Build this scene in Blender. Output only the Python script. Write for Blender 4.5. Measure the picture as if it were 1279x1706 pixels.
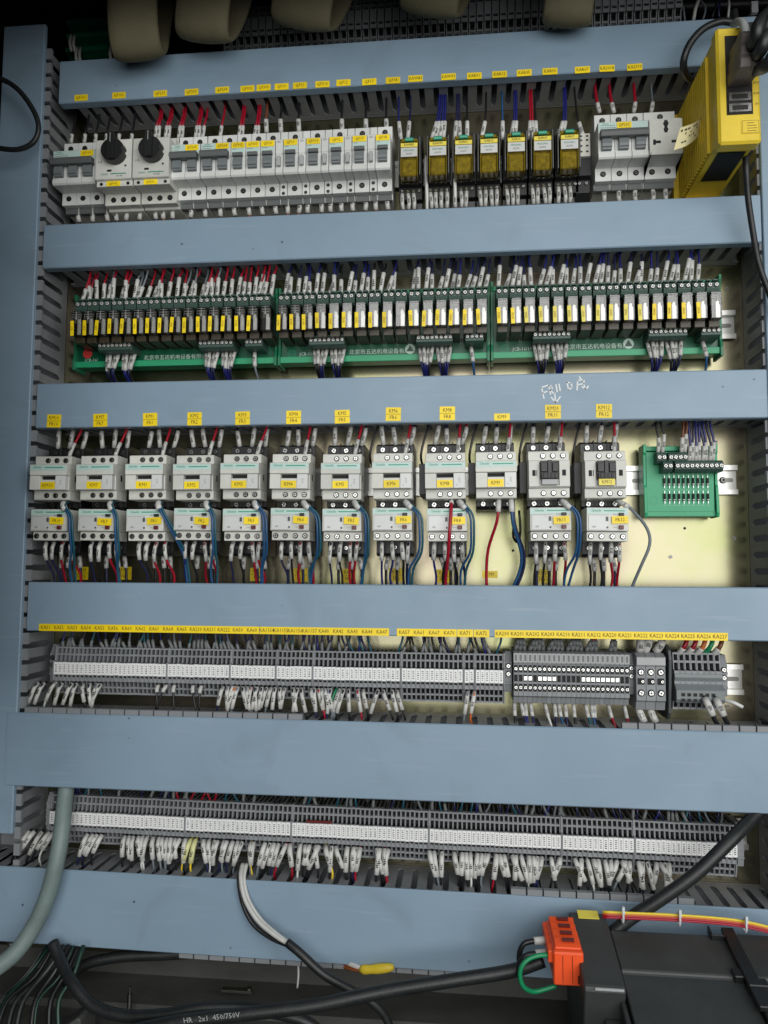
import bpy, bmesh, math, random
from mathutils import Vector, Matrix
rnd = random.Random(7)
scene = bpy.context.scene
for o in list(bpy.data.objects):
    bpy.data.objects.remove(o)
C = scene.collection

# ------------------------------------------------------------------ camera
FPX, CX, CY = 1281.0, 639.5, 853.0
AX = Vector((0.99474, -0.00216, -0.10243)).normalized()      # world X seen in lens axes (right, down, forward)
AZ = Vector((0.0056, -0.9971, 0.0758)); AZ = (AZ - AX * AZ.dot(AX)).normalized()
AN = AX.cross(AZ)
if AN.z < 0: AN = -AN
CAM = Vector((0.0, -0.945, 1.40))
def lens2world(c): return Vector((AX.dot(c), AN.dot(c), AZ.dot(c)))
def U(px, py, y):
    """real place of a point seen at (px,py) in the 1279x1706 photograph that lies at depth y in front of the plate"""
    d = lens2world(Vector((px - CX, py - CY, FPX)))
    return CAM + d * ((y - CAM.y) / d.y)
right = lens2world(Vector((1, 0, 0))); up = lens2world(Vector((0, -1, 0))); back = lens2world(Vector((0, 0, -1)))
camd = bpy.data.cameras.new('camera'); cam = bpy.data.objects.new('camera', camd); C.objects.link(cam)
M = Matrix((right, up, back)).transposed().to_4x4(); M.translation = CAM
cam.matrix_world = M
camd.sensor_fit = 'VERTICAL'; camd.sensor_height = 36.0; camd.sensor_width = 27.0
camd.lens = FPX / 1706.0 * 36.0
camd.clip_start = 0.01; camd.clip_end = 100
scene.camera = cam

# ------------------------------------------------------------------ light
world = bpy.data.worlds.new('World'); scene.world = world; world.use_nodes = True
wb = world.node_tree.nodes['Background']; wb.inputs[0].default_value = (0.80, 0.90, 1.0, 1); wb.inputs[1].default_value = 0.046
def area(name, loc, target, sx, sy, power, col):
    l = bpy.data.lights.new(name, 'AREA'); l.shape = 'RECTANGLE'; l.size = sx; l.size_y = sy; l.energy = power; l.color = col
    o = bpy.data.objects.new(name, l); C.objects.link(o); o.location = loc
    o.rotation_euler = (Vector(target) - Vector(loc)).to_track_quat('-Z', 'Y').to_euler()
    return o
area('window_light', (0.80, -2.10, 1.78), (0.15, 0, 1.50), 2.9, 1.8, 62, (1.0, 0.995, 0.975))
area('overhead_fill', (0.0, -2.0, 4.3), (-0.1, 0, 1.2), 2.4, 1.0, 14, (0.86, 0.94, 1.0))  # weak overhead lamp added as fill
vs = scene.view_settings
vs.view_transform = 'Standard'; vs.look = 'None'; vs.exposure = 0.0; vs.gamma = 1.0; vs.use_curve_mapping = False

# ------------------------------------------------------------------ materials
def lin(v):
    v /= 255.0
    return v / 12.92 if v <= 0.04045 else ((v + 0.055) / 1.055) ** 2.4
def rgb(r, g, b): return (lin(r), lin(g), lin(b), 1)
MAT = {}
def mat(name, col, rough=0.5, metal=0.0, var=0.0, scale=30.0, bump=0.0, bscale=200.0, coat=0.0, spec=0.5, rvar=0.0):
    m = bpy.data.materials.new(name); m.use_nodes = True
    nt = m.node_tree; b = nt.nodes['Principled BSDF']
    c = rgb(*col)
    b.inputs['Base Color'].default_value = c; b.inputs['Roughness'].default_value = rough; b.inputs['Metallic'].default_value = metal
    b.inputs['Specular IOR Level'].default_value = spec
    if coat: b.inputs['Coat Weight'].default_value = coat
    if var or bump or rvar:
        tc = nt.nodes.new('ShaderNodeTexCoord'); geo = nt.nodes.new('ShaderNodeNewGeometry')
        if var or rvar:
            n = nt.nodes.new('ShaderNodeTexNoise'); n.inputs['Scale'].default_value = scale; n.inputs['Detail'].default_value = 6; n.inputs['Roughness'].default_value = .65
            nt.links.new(geo.outputs['Position'], n.inputs['Vector'])
        if var:
            r = nt.nodes.new('ShaderNodeValToRGB'); r.color_ramp.elements[0].position = .3; r.color_ramp.elements[1].position = .72
            r.color_ramp.elements[0].color = tuple(x * (1 - var) for x in c[:3]) + (1,)
            r.color_ramp.elements[1].color = tuple(min(1, x * (1 + var)) for x in c[:3]) + (1,)
            nt.links.new(n.outputs['Fac'], r.inputs['Fac']); nt.links.new(r.outputs['Color'], b.inputs['Base Color'])
        if rvar:
            mr = nt.nodes.new('ShaderNodeMapRange'); mr.inputs['To Min'].default_value = rough - rvar; mr.inputs['To Max'].default_value = rough + rvar
            nt.links.new(n.outputs['Fac'], mr.inputs['Value']); nt.links.new(mr.outputs['Result'], b.inputs['Roughness'])
        if bump:
            n2 = nt.nodes.new('ShaderNodeTexNoise'); n2.inputs['Scale'].default_value = bscale; n2.inputs['Detail'].default_value = 3
            nt.links.new(geo.outputs['Position'], n2.inputs['Vector'])
            bp = nt.nodes.new('ShaderNodeBump'); bp.inputs['Strength'].default_value = bump; bp.inputs['Distance'].default_value = .002
            nt.links.new(n2.outputs['Fac'], bp.inputs['Height']); nt.links.new(bp.outputs['Normal'], b.inputs['Normal'])
    if name in ('white', 'mcbwhite', 'sleeve', 'panelwhite', 'yellow', 'term_grey', 'w_red', 'w_blue', 'w_sky'):
        oi = nt.nodes.new('ShaderNodeObjectInfo'); mr2 = nt.nodes.new('ShaderNodeMapRange'); mr2.inputs['To Min'].default_value = .88; mr2.inputs['To Max'].default_value = 1.06
        hs = nt.nodes.new('ShaderNodeHueSaturation'); nt.links.new(oi.outputs['Random'], mr2.inputs['Value']); nt.links.new(mr2.outputs['Result'], hs.inputs['Value'])
        src = b.inputs['Base Color'].links
        if src: nt.links.new(src[0].from_socket, hs.inputs['Color'])
        else: hs.inputs['Color'].default_value = c
        nt.links.new(hs.outputs['Color'], b.inputs['Base Color'])
    MAT[name] = m
    return m
zm = mat('zinc', (222, 208, 160), .24, .97, .10, 5, .05, 8, rvar=.08)
for n_ in zm.node_tree.nodes:
    if n_.type == 'VALTORGB':
        n_.color_ramp.elements[0].color = rgb(128, 132, 92); n_.color_ramp.elements[1].color = rgb(152, 137, 124)
        e_ = n_.color_ramp.elements.new(.5); e_.color = rgb(140, 136, 112)
mat('rail', (205, 205, 200), .28, .95, .06, 60)
mat('duct_grey', (128, 131, 134), .5, 0, .06, 40)
mat('white', (204, 205, 197), .42, 0, .07, 90, rvar=.08)
mat('offwhite', (208, 206, 196), .45, 0, .05, 60)
mat('panelwhite', (206, 208, 206), .25, 0, .03, 60)
mat('mcbwhite', (214, 216, 213), .4, 0, .04, 60)
mat('print_panel', (184, 208, 202), .35)
mat('darkgrey', (70, 74, 76), .45, 0, .08, 60)
mat('midgrey', (112, 118, 120), .42, 0, .06, 60)
mat('lightgrey', (165, 168, 168), .45, 0, .06, 60)
mat('term_grey', (134, 137, 140), .5, 0, .08, 50)
mat('term_hole', (12, 12, 13), .7)
mat('sidegrey', (92, 96, 96), .5, 0, .06, 50)
mat('black', (26, 27, 28), .42, 0, .15, 60)
mat('blackmatt', (54, 56, 56), .5, 0, .22, 18, .12, 500, rvar=.1)
mat('cable_black', (28, 30, 31), .45, 0, .3, 60, .12, 260, rvar=.1)
mat('cable_grey', (112, 128, 126), .48, 0, .14, 45, .12, 200, rvar=.1)
mat('yellow', (246, 216, 20), .42, 0, .03, 50)
mat('yellow_pale', (228, 212, 84), .4, 0, .05, 80)
mat('fanuc', (220, 192, 52), .45, 0, .14, 30, rvar=.1)
mat('green_carrier', (26, 112, 78), .4, 0, .06, 40)
mat('pcb', (10, 84, 58), .32, 0, .10, 120)
mat('green_bright', (40, 152, 106), .42, 0, .06, 40)
mat('plug_green', (58, 82, 74), .45, 0, .08, 60)
mat('relay_base', (58, 52, 40), .4, 0, .3, 200)
mat('screw_glint', (232, 232, 228), .4, .3)  # nickel screws; the light they reflect is put in as white
mat('tagwhite', (232, 233, 232), .4)
mat('relay_frame', (104, 103, 98), .35, 0, .2, 200)
mat('teal', (40, 150, 120), .4)
mat('ink', (34, 34, 36), .6)
mat('inkbrown', (104, 84, 34), .6)
mat('inkgrey', (110, 112, 112), .6)
mat('silk', (190, 215, 200), .5)
mat('chalk', (222, 226, 226), .8)
mat('steel', (215, 215, 212), .25, 1.0, .05, 200)
mat('steel_dark', (120, 120, 116), .35, 1.0, .1, 200)
mat('sleeve', (198, 198, 194), .45, 0, .08, 150)
mat('sleeve_grey', (118, 122, 122), .5, 0, .2, 150)
mat('sleeve_yellow', (206, 206, 150), .45)
mat('copper', (176, 104, 62), .35, .6)
mat('orange', (238, 84, 32), .4, 0, .04, 60)
mat('darkred', (96, 30, 28), .35)
mat('red_logo', (214, 62, 58), .5)
mat('cream_cloth_shaded', (88, 84, 62), .8, 0, .12, 30, .3, 500)  # cream darkened, the shade under the cabinet top is put into this colour
mat('tag_cloth', (214, 206, 160), .7)
mat('cabinet_dark', (70, 71, 68), .55, 0, .25, 14, .1, 80)
mat('cabinet_black', (18, 19, 20), .7)
mat('tie', (200, 205, 208), .4)
mat('plug_dark', (92, 86, 84), .5, 0, .1, 60)
mat('hole', (14, 14, 15), .7)
mat('silver_foil', (236, 236, 238), .3, .35, .1, 300)
mat('coil', (30, 28, 27), .4, 0, .3, 300)
mat('amber_core', (150, 138, 62), .35, 0, .55, 180)
for nm, c in dict(red=(158, 16, 40), blue=(32, 38, 108), navy=(30, 34, 70), teal_w=(26, 82, 98), sky=(34, 80, 124), blackw=(24, 25, 28), brown=(118, 66, 38), orange_w=(196, 104, 44), white_w=(206, 208, 204), green=(22, 130, 84), darkgreen=(20, 52, 42), yellow_w=(224, 196, 50), grey_w=(110, 118, 124)).items():
    mat('w_' + nm, c, .38, 0, .06, 120)

def cover_material():
    """painted PVC duct cover: faint mottling, small dark specks, fine scuffs"""
    m = mat('duct_cover', (134, 152, 164), .42)
    nt = m.node_tree; b = nt.nodes['Principled BSDF']; geo = nt.nodes.new('ShaderNodeNewGeometry')
    def noise(s, d, dist=0):
        n = nt.nodes.new('ShaderNodeTexNoise'); n.inputs['Scale'].default_value = s; n.inputs['Detail'].default_value = d; n.inputs['Distortion'].default_value = dist
        nt.links.new(geo.outputs['Position'], n.inputs['Vector']); return n
    def ramp(src, p0, c0, p1, c1):
        r = nt.nodes.new('ShaderNodeValToRGB'); r.color_ramp.elements[0].position = p0; r.color_ramp.elements[1].position = p1
        r.color_ramp.elements[0].color = c0; r.color_ramp.elements[1].color = c1
        nt.links.new(src, r.inputs['Fac']); return r
    a = ramp(noise(5, 5, .6).outputs['Fac'], .25, rgb(122, 145, 162), .75, rgb(135, 157, 175))
    s = nt.nodes.new('ShaderNodeTexVoronoi'); s.inputs['Scale'].default_value = 34
    nt.links.new(geo.outputs['Position'], s.inputs['Vector'])
    sp = ramp(s.outputs['Distance'], .035, (1, 1, 1, 1), .06, (0, 0, 0, 1))
    gate = ramp(noise(3.3, 2).outputs['Fac'], .54, (0, 0, 0, 1), .62, (1, 1, 1, 1))
    mul = nt.nodes.new('ShaderNodeMath'); mul.operation = 'MULTIPLY'
    nt.links.new(sp.outputs['Color'], mul.inputs[0]); nt.links.new(gate.outputs['Color'], mul.inputs[1])
    mx = nt.nodes.new('ShaderNodeMix'); mx.data_type = 'RGBA'
    nt.links.new(mul.outputs[0], mx.inputs['Factor']); nt.links.new(a.outputs['Color'], mx.inputs['A']); mx.inputs['B'].default_value = rgb(62, 72, 84)
    nt.links.new(mx.outputs['Result'], b.inputs['Base Color'])
    mp = nt.nodes.new('ShaderNodeMapping'); mp.inputs['Scale'].default_value = (3, 60, 60); mp.inputs['Rotation'].default_value = (0, .25, 0)
    sn = nt.nodes.new('ShaderNodeTexNoise'); sn.inputs['Scale'].default_value = 4; sn.inputs['Detail'].default_value = 8
    nt.links.new(geo.outputs['Position'], mp.inputs['Vector']); nt.links.new(mp.outputs['Vector'], sn.inputs['Vector'])
    sr_ = ramp(sn.outputs['Fac'], .60, (0, 0, 0, 1), .80, (.5, .5, .5, 1))
    m2 = nt.nodes.new('ShaderNodeMix'); m2.data_type = 'RGBA'; nt.links.new(sr_.outputs['Color'], m2.inputs['Factor']); nt.links.new(mx.outputs['Result'], m2.inputs['A']); m2.inputs['B'].default_value = rgb(154, 170, 182)
    dn = ramp(noise(11, 7, 1.2).outputs['Fac'], .56, (0, 0, 0, 1), .82, (.42, .42, .42, 1))
    m3 = nt.nodes.new('ShaderNodeMix'); m3.data_type = 'RGBA'; nt.links.new(dn.outputs['Color'], m3.inputs['Factor']); nt.links.new(m2.outputs['Result'], m3.inputs['A']); m3.inputs['B'].default_value = rgb(112, 126, 136)
    nt.links.new(m3.outputs['Result'], b.inputs['Base Color'])
    bp = nt.nodes.new('ShaderNodeBump'); bp.inputs['Strength'].default_value = .25; bp.inputs['Distance'].default_value = .02
    nt.links.new(noise(2.2, 2).outputs['Fac'], bp.inputs['Height']); nt.links.new(bp.outputs['Normal'], b.inputs['Normal'])
    rr = nt.nodes.new('ShaderNodeMapRange'); rr.inputs['To Min'].default_value = .24; rr.inputs['To Max'].default_value = .60
    nt.links.new(noise(22, 6).outputs['Fac'], rr.inputs['Value']); nt.links.new(rr.outputs['Result'], b.inputs['Roughness'])
cover_material()

def clear_material(name, tint, gloss=.12):
    m = bpy.data.materials.new(name); m.use_nodes = True; nt = m.node_tree
    for n in list(nt.nodes): nt.nodes.remove(n)
    out = nt.nodes.new('ShaderNodeOutputMaterial'); t = nt.nodes.new('ShaderNodeBsdfTransparent'); g = nt.nodes.new('ShaderNodeBsdfGlossy')
    mx = nt.nodes.new('ShaderNodeMixShader'); fr = nt.nodes.new('ShaderNodeFresnel'); ad = nt.nodes.new('ShaderNodeMath')
    t.inputs[0].default_value = rgb(*tint); g.inputs['Roughness'].default_value = .12
    fr.inputs['IOR'].default_value = 1.45; ad.operation = 'ADD'; ad.inputs[1].default_value = gloss - .04; ad.use_clamp = True
    nt.links.new(fr.outputs[0], ad.inputs[0]); nt.links.new(ad.outputs[0], mx.inputs['Fac'])
    nt.links.new(t.outputs[0], mx.inputs[1]); nt.links.new(g.outputs[0], mx.inputs[2]); nt.links.new(mx.outputs[0], out.inputs['Surface'])
    MAT[name] = m
clear_material('clear', (232, 232, 228))
clear_material('clear_amber', (238, 230, 170), .10)

# ------------------------------------------------------------------ mesh helpers
class MB:
    def __init__(s): s.v = []; s.f = []; s.m = []
    def add(s, vs, fs, m=0):
        o = len(s.v); s.v += [tuple(x) for x in vs]; s.f += [tuple(i + o for i in f) for f in fs]; s.m += [m] * len(fs); return s
    def box(s, x0, x1, y0, y1, z0, z1, m=0):
        v = [(x, y, z) for x in (x0, x1) for y in (y0, y1) for z in (z0, z1)]
        return s.add(v, [(0, 1, 3, 2), (4, 6, 7, 5), (0, 4, 5, 1), (2, 3, 7, 6), (0, 2, 6, 4), (1, 5, 7, 3)], m)
    def prism(s, prof, x0, x1, m=0, axis='x'):
        n = len(prof)
        if axis == 'x': A = [(x0, a, b) for a, b in prof]; B = [(x1, a, b) for a, b in prof]
        elif axis == 'z': A = [(a, b, x0) for a, b in prof]; B = [(a, b, x1) for a, b in prof]
        else: A = [(a, x0, b) for a, b in prof]; B = [(a, x1, b) for a, b in prof]
        return s.add(A + B, [tuple(range(n)), tuple(range(2 * n - 1, n - 1, -1))] + [(i, n + i, n + (i + 1) % n, (i + 1) % n) for i in range(n)], m)
    def cyl(s, p, q, r, n=10, m=0, r2=None):
        p, q = Vector(p), Vector(q); d = (q - p).normalized(); a = d.orthogonal().normalized(); b = d.cross(a)
        r2 = r if r2 is None else r2
        A = [p + (a * math.cos(t) + b * math.sin(t)) * r for t in [2 * math.pi * i / n for i in range(n)]]
        B = [q + (a * math.cos(t) + b * math.sin(t)) * r2 for t in [2 * math.pi * i / n for i in range(n)]]
        return s.add(A + B, [tuple(range(n - 1, -1, -1)), tuple(range(n, 2 * n))] + [(i, (i + 1) % n, n + (i + 1) % n, n + i) for i in range(n)], m)
    def tube(s, pts, r, n=6, m=0, ry=None, caps=True, rad=None):
        pts = [Vector(p) for p in pts]; k = len(pts); rings = []; a = None
        for i, p in enumerate(pts):
            d = (pts[min(i + 1, k - 1)] - pts[max(i - 1, 0)]).normalized()
            if a is None: a = d.orthogonal().normalized() if abs(d.x) > .9 else (Vector((1, 0, 0)) - d * d.x).normalized()
            else: a = (a - d * a.dot(d)).normalized()
            b = d.cross(a); rr = rad[i] if rad else r
            rings.append([p + a * math.cos(2 * math.pi * j / n) * rr + b * math.sin(2 * math.pi * j / n) * (ry if ry else rr) for j in range(n)])
        v = [q for g in rings for q in g]
        f = [(i * n + j, i * n + (j + 1) % n, (i + 1) * n + (j + 1) % n, (i + 1) * n + j) for i in range(k - 1) for j in range(n)]
        if caps: f += [tuple(range(n - 1, -1, -1)), tuple(range((k - 1) * n, k * n))]
        return s.add(v, f, m)
    def mesh(s, name, mats, bevel=0, smooth=False):
        me = bpy.data.meshes.new(name); me.from_pydata(s.v, [], s.f)
        for m in mats: me.materials.append(MAT[m])
        if len(mats) > 1: me.polygons.foreach_set('material_index', s.m)
        bm = bmesh.new(); bm.from_mesh(me)
        bmesh.ops.recalc_face_normals(bm, faces=bm.faces)
        if bevel: bmesh.ops.bevel(bm, geom=[e for e in bm.edges if e.is_manifold and e.calc_face_angle(0) > .6], offset=bevel, segments=1, affect='EDGES', clamp_overlap=True)
        bm.to_mesh(me); bm.free()
        if smooth: me.polygons.foreach_set('use_smooth', [True] * len(me.polygons)); me.update()
        return me
def obj(name, me, parent=None, loc=(0, 0, 0), rot=None):
    if name == 'screw': rot = (0, rnd.uniform(0, 3.1), 0)
    o = bpy.data.objects.new(name, me); C.objects.link(o); o.location = loc
    if rot: o.rotation_euler = rot
    if parent: o.parent = parent
    return o
def tag(o, label, cat, group=None):
    o['label'] = label; o['category'] = cat
    if group: o['group'] = group
    return o
def thing(name, label, cat, loc=(0, 0, 0), group=None, rot=None):
    return tag(obj(name, None, None, loc, rot), label, cat, group)
def struct(name, me, loc=(0, 0, 0)):
    o = obj(name, me, None, loc); o['kind'] = 'structure'; return o
ONES = ['', 'first', 'second', 'third', 'fourth', 'fifth', 'sixth', 'seventh', 'eighth', 'ninth', 'tenth', 'eleventh', 'twelfth', 'thirteenth', 'fourteenth', 'fifteenth', 'sixteenth', 'seventeenth', 'eighteenth', 'nineteenth']
TENS = {2: ('twentieth', 'twenty'), 3: ('thirtieth', 'thirty'), 4: ('fortieth', 'forty'), 5: ('fiftieth', 'fifty'), 6: ('sixtieth', 'sixty'), 7: ('seventieth', 'seventy'), 8: ('eightieth', 'eighty')}
def nth(i):
    if i < 20: return ONES[i]
    t, o = divmod(i, 10)
    return TENS[t][0] if o == 0 else TENS[t][1] + '-' + ONES[o]
COUNT = {}
def count(key):
    COUNT[key] = COUNT.get(key, 0) + 1
    return nth(COUNT[key])
TXT = {}
def text_mesh(body, size, m='ink', sx=.85, vertical=False, bold=0.0):
    key = (body, round(size, 5), m, sx, vertical)
    if key in TXT: return TXT[key]
    cu = bpy.data.curves.new('lettering', 'FONT'); cu.body = body; cu.size = size; cu.align_x = 'CENTER'; cu.align_y = 'CENTER'; cu.resolution_u = 1
    cu.fill_mode = 'FRONT'; cu.offset = bold
    ob = bpy.data.objects.new('lettering', cu)
    me = bpy.data.meshes.new_from_object(ob)
    bpy.data.objects.remove(ob); bpy.data.curves.remove(cu)
    me.transform(Matrix.Diagonal((sx, 1, 1, 1)))
    if vertical: me.transform(Matrix.Rotation(math.pi / 2, 4, 'Z'))
    me.transform(Matrix.Rotation(math.pi / 2, 4, 'X'))
    me.materials.clear(); me.materials.append(MAT[m])
    TXT[key] = me
    return me
STK = {}
def sticker(parent, body, x, y, z, w, h, size=None, m='yellow', ink='inkbrown', rot=0, vertical=False, name='label_sticker', two=None):
    """a real adhesive label 0.3 mm thick with its lettering on it"""
    key = (round(w, 4), round(h, 4), m)
    if key not in STK: STK[key] = MB().box(-w / 2, w / 2, -.0003, 0.0001, -h / 2, h / 2).mesh('label_sticker', [m])
    o = obj(name, STK[key], parent, (x, y, z), (0, rot, 0))
    sz = size or h * .72
    if two:
        obj('lettering', text_mesh(body, sz, ink), o, (0, -.0006, h * .23)); obj('lettering', text_mesh(two, sz, ink), o, (0, -.0006, -h * .25))
        kk = ('ln', round(w, 4))
        if kk not in STK: STK[kk] = MB().box(-w / 2, w / 2, -.0002, 0, -.0002, .0002).mesh('line', ['inkbrown'])
        obj('cut_line', STK[kk], o, (0, -.00035, 0))
    elif body: obj('lettering', text_mesh(body, sz, ink, vertical=vertical), o, (0, -.0006, 0))
    return o
def smooth_path(pts, sub=4):
    pts = [Vector(p) for p in pts]
    if len(pts) < 3: return [pts[0].lerp(pts[-1], i / sub) for i in range(sub + 1)]
    P = [pts[0] * 2 - pts[1]] + pts + [pts[-1] * 2 - pts[-2]]; out = []
    for i in range(1, len(P) - 2):
        a, b, c, d = P[i - 1], P[i], P[i + 1], P[i + 2]
        for k in range(sub):
            t = k / sub
            out.append(.5 * ((2 * b) + (c - a) * t + (2 * a - 5 * b + 4 * c - d) * t * t + (3 * b - a - 3 * c + d) * t ** 3))
    out.append(pts[-1]); return out
def along(path, s0, s1, k=4):
    L = [0]
    for a, b in zip(path, path[1:]): L.append(L[-1] + (b - a).length)
    def at(s):
        s = max(0, min(L[-1], s))
        for i in range(len(L) - 1):
            if L[i + 1] >= s: return path[i].lerp(path[i + 1], (s - L[i]) / max(1e-9, L[i + 1] - L[i]))
        return path[-1]
    return [at(s0 + (s1 - s0) * i / k) for i in range(k + 1)]
WORD = dict(red='red', blue='dark blue', navy='navy', teal_w='teal', sky='blue', blackw='black', brown='brown', orange_w='orange', white_w='white', green='green', yellow_w='yellow', grey_w='grey')
def wire(pts, r, color, place, sleeves=(), sr=.0022, group=None, sub=4, sm='sleeve', mark=True, label=None):
    """one wire; sleeves = [(start, end)] printed marker sleeves, metres along the wire"""
    path = smooth_path(pts, sub)
    if label is None: label = '%s %s wire%s from the left %s' % (count((color, place, bool(sleeves))), WORD[color], ' with white sleeve' if sleeves and sm == 'sleeve' else '', place)
    L = sum((b - a).length for a, b in zip(path, path[1:]))
    score = L * r + sum((s1 - s0) * sr for s0, s1 in sleeves) * 2
    if any(k in place for k in ('behind', 'above the upper', 'above the lower', 'edge')): score *= .2
    if not place: score *= 5
    WIRES.append((score, path, r, color, sleeves, sr, sm, mark, label, group or 'wires ' + place))
WIRES = []
def sleeve_geo(b, path, s0, s1, sr, mark, m0, m1):
    q = along(path, s0, s1, 3); b.tube(q, sr, 8, m0)
    if mark:
        d = (q[-1] - q[0]).normalized(); sd = d.cross(Vector((0, 1, 0))).normalized(); mid = q[1].lerp(q[2], rnd.uniform(.2, .8)); ln = (q[-1] - q[0]).length
        for k in range(4):
            c = mid + d * (k - 1.5) * ln * .075 + Vector((0, -sr * 1.04, 0)); w_ = sd * sr * rnd.uniform(.3, .55); h_ = d * ln * .024
            b.add([c - w_ - h_, c + w_ - h_, c + w_ + h_, c - w_ + h_], [(0, 1, 2, 3)], m1)
def finish_wires(limit):
    """the largest wires are things of their own; the many small ones between the terminals are one tangle"""
    WIRES.sort(key=lambda w: -w[0])
    mats = []; rest = MB()
    def mi(n):
        if n not in mats: mats.append(n)
        return mats.index(n)
    for k, (score, path, r, color, sleeves, sr, sm, mark, label, group) in enumerate(WIRES):
        if k < limit:
            o = tag(obj('wire', MB().tube(path, r, 6).mesh('wire', ['w_' + color], smooth=True)), label, 'wire', group)
            for s0, s1 in sleeves:
                b = MB(); sleeve_geo(b, path, s0, s1, sr, mark, 0, 1)
                obj('marker_sleeve', b.mesh('marker_sleeve', [sm, 'ink'], smooth=True), o)
        else:
            rest.tube(path, r, 6, mi('w_' + color))
            for s0, s1 in sleeves: sleeve_geo(rest, path, s0, s1, sr, mark, mi(sm), mi('ink'))
    o = obj('wire_tangle', rest.mesh('wire_tangle', mats, smooth=True)); o['kind'] = 'stuff'
    o['label'] = 'many thin sleeved wires filling the gaps around the terminal rows'; o['category'] = 'wires'

# ------------------------------------------------------------------ setting
XL, XR = -.519, .3355            # inner walls of the two upright ducts
pl = MB().box(-.568, .47, 0, .002, .93, 2.062)
plate = struct('mounting_plate', pl.mesh('mounting_plate', ['zinc']))
for sx_, sz_ in ((.300, 1.555), (.245, 1.418), (.318, 1.440), (.060, 1.425), (.318, 1.742), (.305, 1.245), (.262, 1.452)):
    hd = MB().cyl((0, 0, 0), (0, -.0012, 0), .0022, 12).box(-.0016, .0016, -.00135, -.0010, -.0003, .0003, 1) if sx_ not in (.060, .262) else MB().cyl((0, .0002, 0), (0, -.0002, 0), .0016, 12, 1)
    obj('plate_screw', hd.mesh('plate_screw', ['steel_dark', 'hole']), plate, (sx_, 0, sz_), (0, sx_ * 9, 0))
sh = MB()
sh.box(-.80, .62, .24, .25, .60, 2.6)                 # back of the cabinet
sh.box(-.635, -.615, -.34, .25, .60, 2.6)  # left wall, set close in and forward to darken the left side
sh.box(-.80, -.410, -.36, -.34, 1.25, 2.6)           # unseen flange added to shade the upright duct at the left
sh.box(.62, .64, -.25, .25, .60, 2.6)
sh.box(-.80, .62, -.45, .25, 2.20, 2.22)              # roof
struct('cabinet_shell', sh.mesh('cabinet_shell', ['cabinet_black']))
sh = MB(); sh.box(-.80, .62, -.29, -.27, 2.035, 2.6); sh.box(-.80, .62, -.29, -.22, 2.030, 2.035)  # unseen panel added to keep light off the top of the cabinet
struct('shade_panel', sh.mesh('shade_panel', ['cabinet_black']))
fl = MB()
fl.box(-.80, .62, .0025, .012, .60, .93)
fl.prism([(.0024, .905), (-.055, .902), (-.055, .893), (-.40, .872), (-.40, .86), (.0024, .86)], -.80, .62)
struct('cabinet_floor', fl.mesh('cabinet_floor', ['cabinet_dark']))

# ------------------------------------------------------------------ ducts
YF = -.07
PITCH = .0176
def finger_mesh(depth0, depth1, closed, head):
    """one finger of a slotted duct wall, lying in the x-y plane, 1.6 mm thick; closed ends make rounded slots"""
    b = MB(); w, p = (.0068 if head else .0054), PITCH / 2 - .0001
    a, c = -depth0, -depth1
    if closed: prof = [(p, a), (p, a - .002), (w + .001, a - .0055), (w, a - .008), (w, c + .007), (w + .001, c + .0045), (p, c + .001), (p, c)]
    else: prof = [(p, a), (p, a - .002), (w + .0014, a - .005), (w + .001, a - .007), (w + .0012, c)]
    prof = prof + [(-x, y) for x, y in reversed(prof)]
    b.prism(prof, -.0008, .0008, 0, 'z')
    if head: b.box(-w - .0012, w + .0012, c - .0050, c + .0020, -.0012, .0085)
    return b.mesh('finger', ['duct_grey'], .0002)
FM = finger_mesh(.008, .058, True, False); FMH = finger_mesh(.008, .0665, False, True); FMC = finger_mesh(.008, .0700, True, False)
def hduct(label, x0, x1, z0, z1, yf=YF, rot=0, top='c', bottom='c'):
    xc = (x0 + x1) / 2; zc = (z0 + z1) / 2; L = x1 - x0; H = z1 - z0
    t = thing('wiring_duct', label, 'wiring duct', (xc, 0, zc), 'horizontal wiring ducts', (0, rot, 0))
    b = MB(); b.box(-L / 2 + .004, L / 2 - .004, -.0025, -.0006, -H / 2 + .002, H / 2 - .002)
    b.box(-L / 2 + .004, L / 2 - .004, -.0085, -.0024, H / 2 - .004, H / 2 - .0022); b.box(-L / 2 + .004, L / 2 - .004, -.0085, -.0024, -H / 2 + .0022, -H / 2 + .004)
    obj('base', b.mesh('base', ['duct_grey']), t)
    lip_t = .0125 if top == 'c' else .0028; lip_b = .0125 if bottom == 'c' else .0028
    prof = [(yf, -H / 2 + .0012), (yf + .0012, -H / 2), (yf + lip_b, -H / 2), (yf + lip_b, -H / 2 + .0014), (yf + .002, -H / 2 + .0014), (yf + .002, H / 2 - .0014), (yf + lip_t, H / 2 - .0014), (yf + lip_t, H / 2), (yf + .0012, H / 2), (yf, H / 2 - .0012)]
    obj('cover', MB().prism(prof, -L / 2, L / 2).mesh('cover', ['duct_cover']), t)
    n = int((L - .02) / PITCH)
    for side, kind in ((1, top), (-1, bottom)):
        for i in range(n):
            x = (i - (n - 1) / 2) * PITCH
            o = obj('finger', FM if kind == 'c' else (FMC if kind(xc + x) else FMH), t, (x, 0, side * (H / 2 - .0032 if kind == 'c' else H / 2 - .0026)), None if side > 0 else (0, math.pi, 0))
    return t
D1 = hduct('topmost grey wiring duct, above the circuit breakers', XL + .016, .334, 1.9812, 2.037)
D2 = hduct('grey wiring duct between breaker row and relay boards', XL + .0035, .3335, 1.7693, 1.8247)
D3 = hduct('grey wiring duct with chalk writing, above the contactors', XL + .003, .40, 1.5700, 1.6247)
D4 = hduct('grey wiring duct with long yellow label strips, below the contactors', XL + .002, .40, 1.3260, 1.3838)
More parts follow.
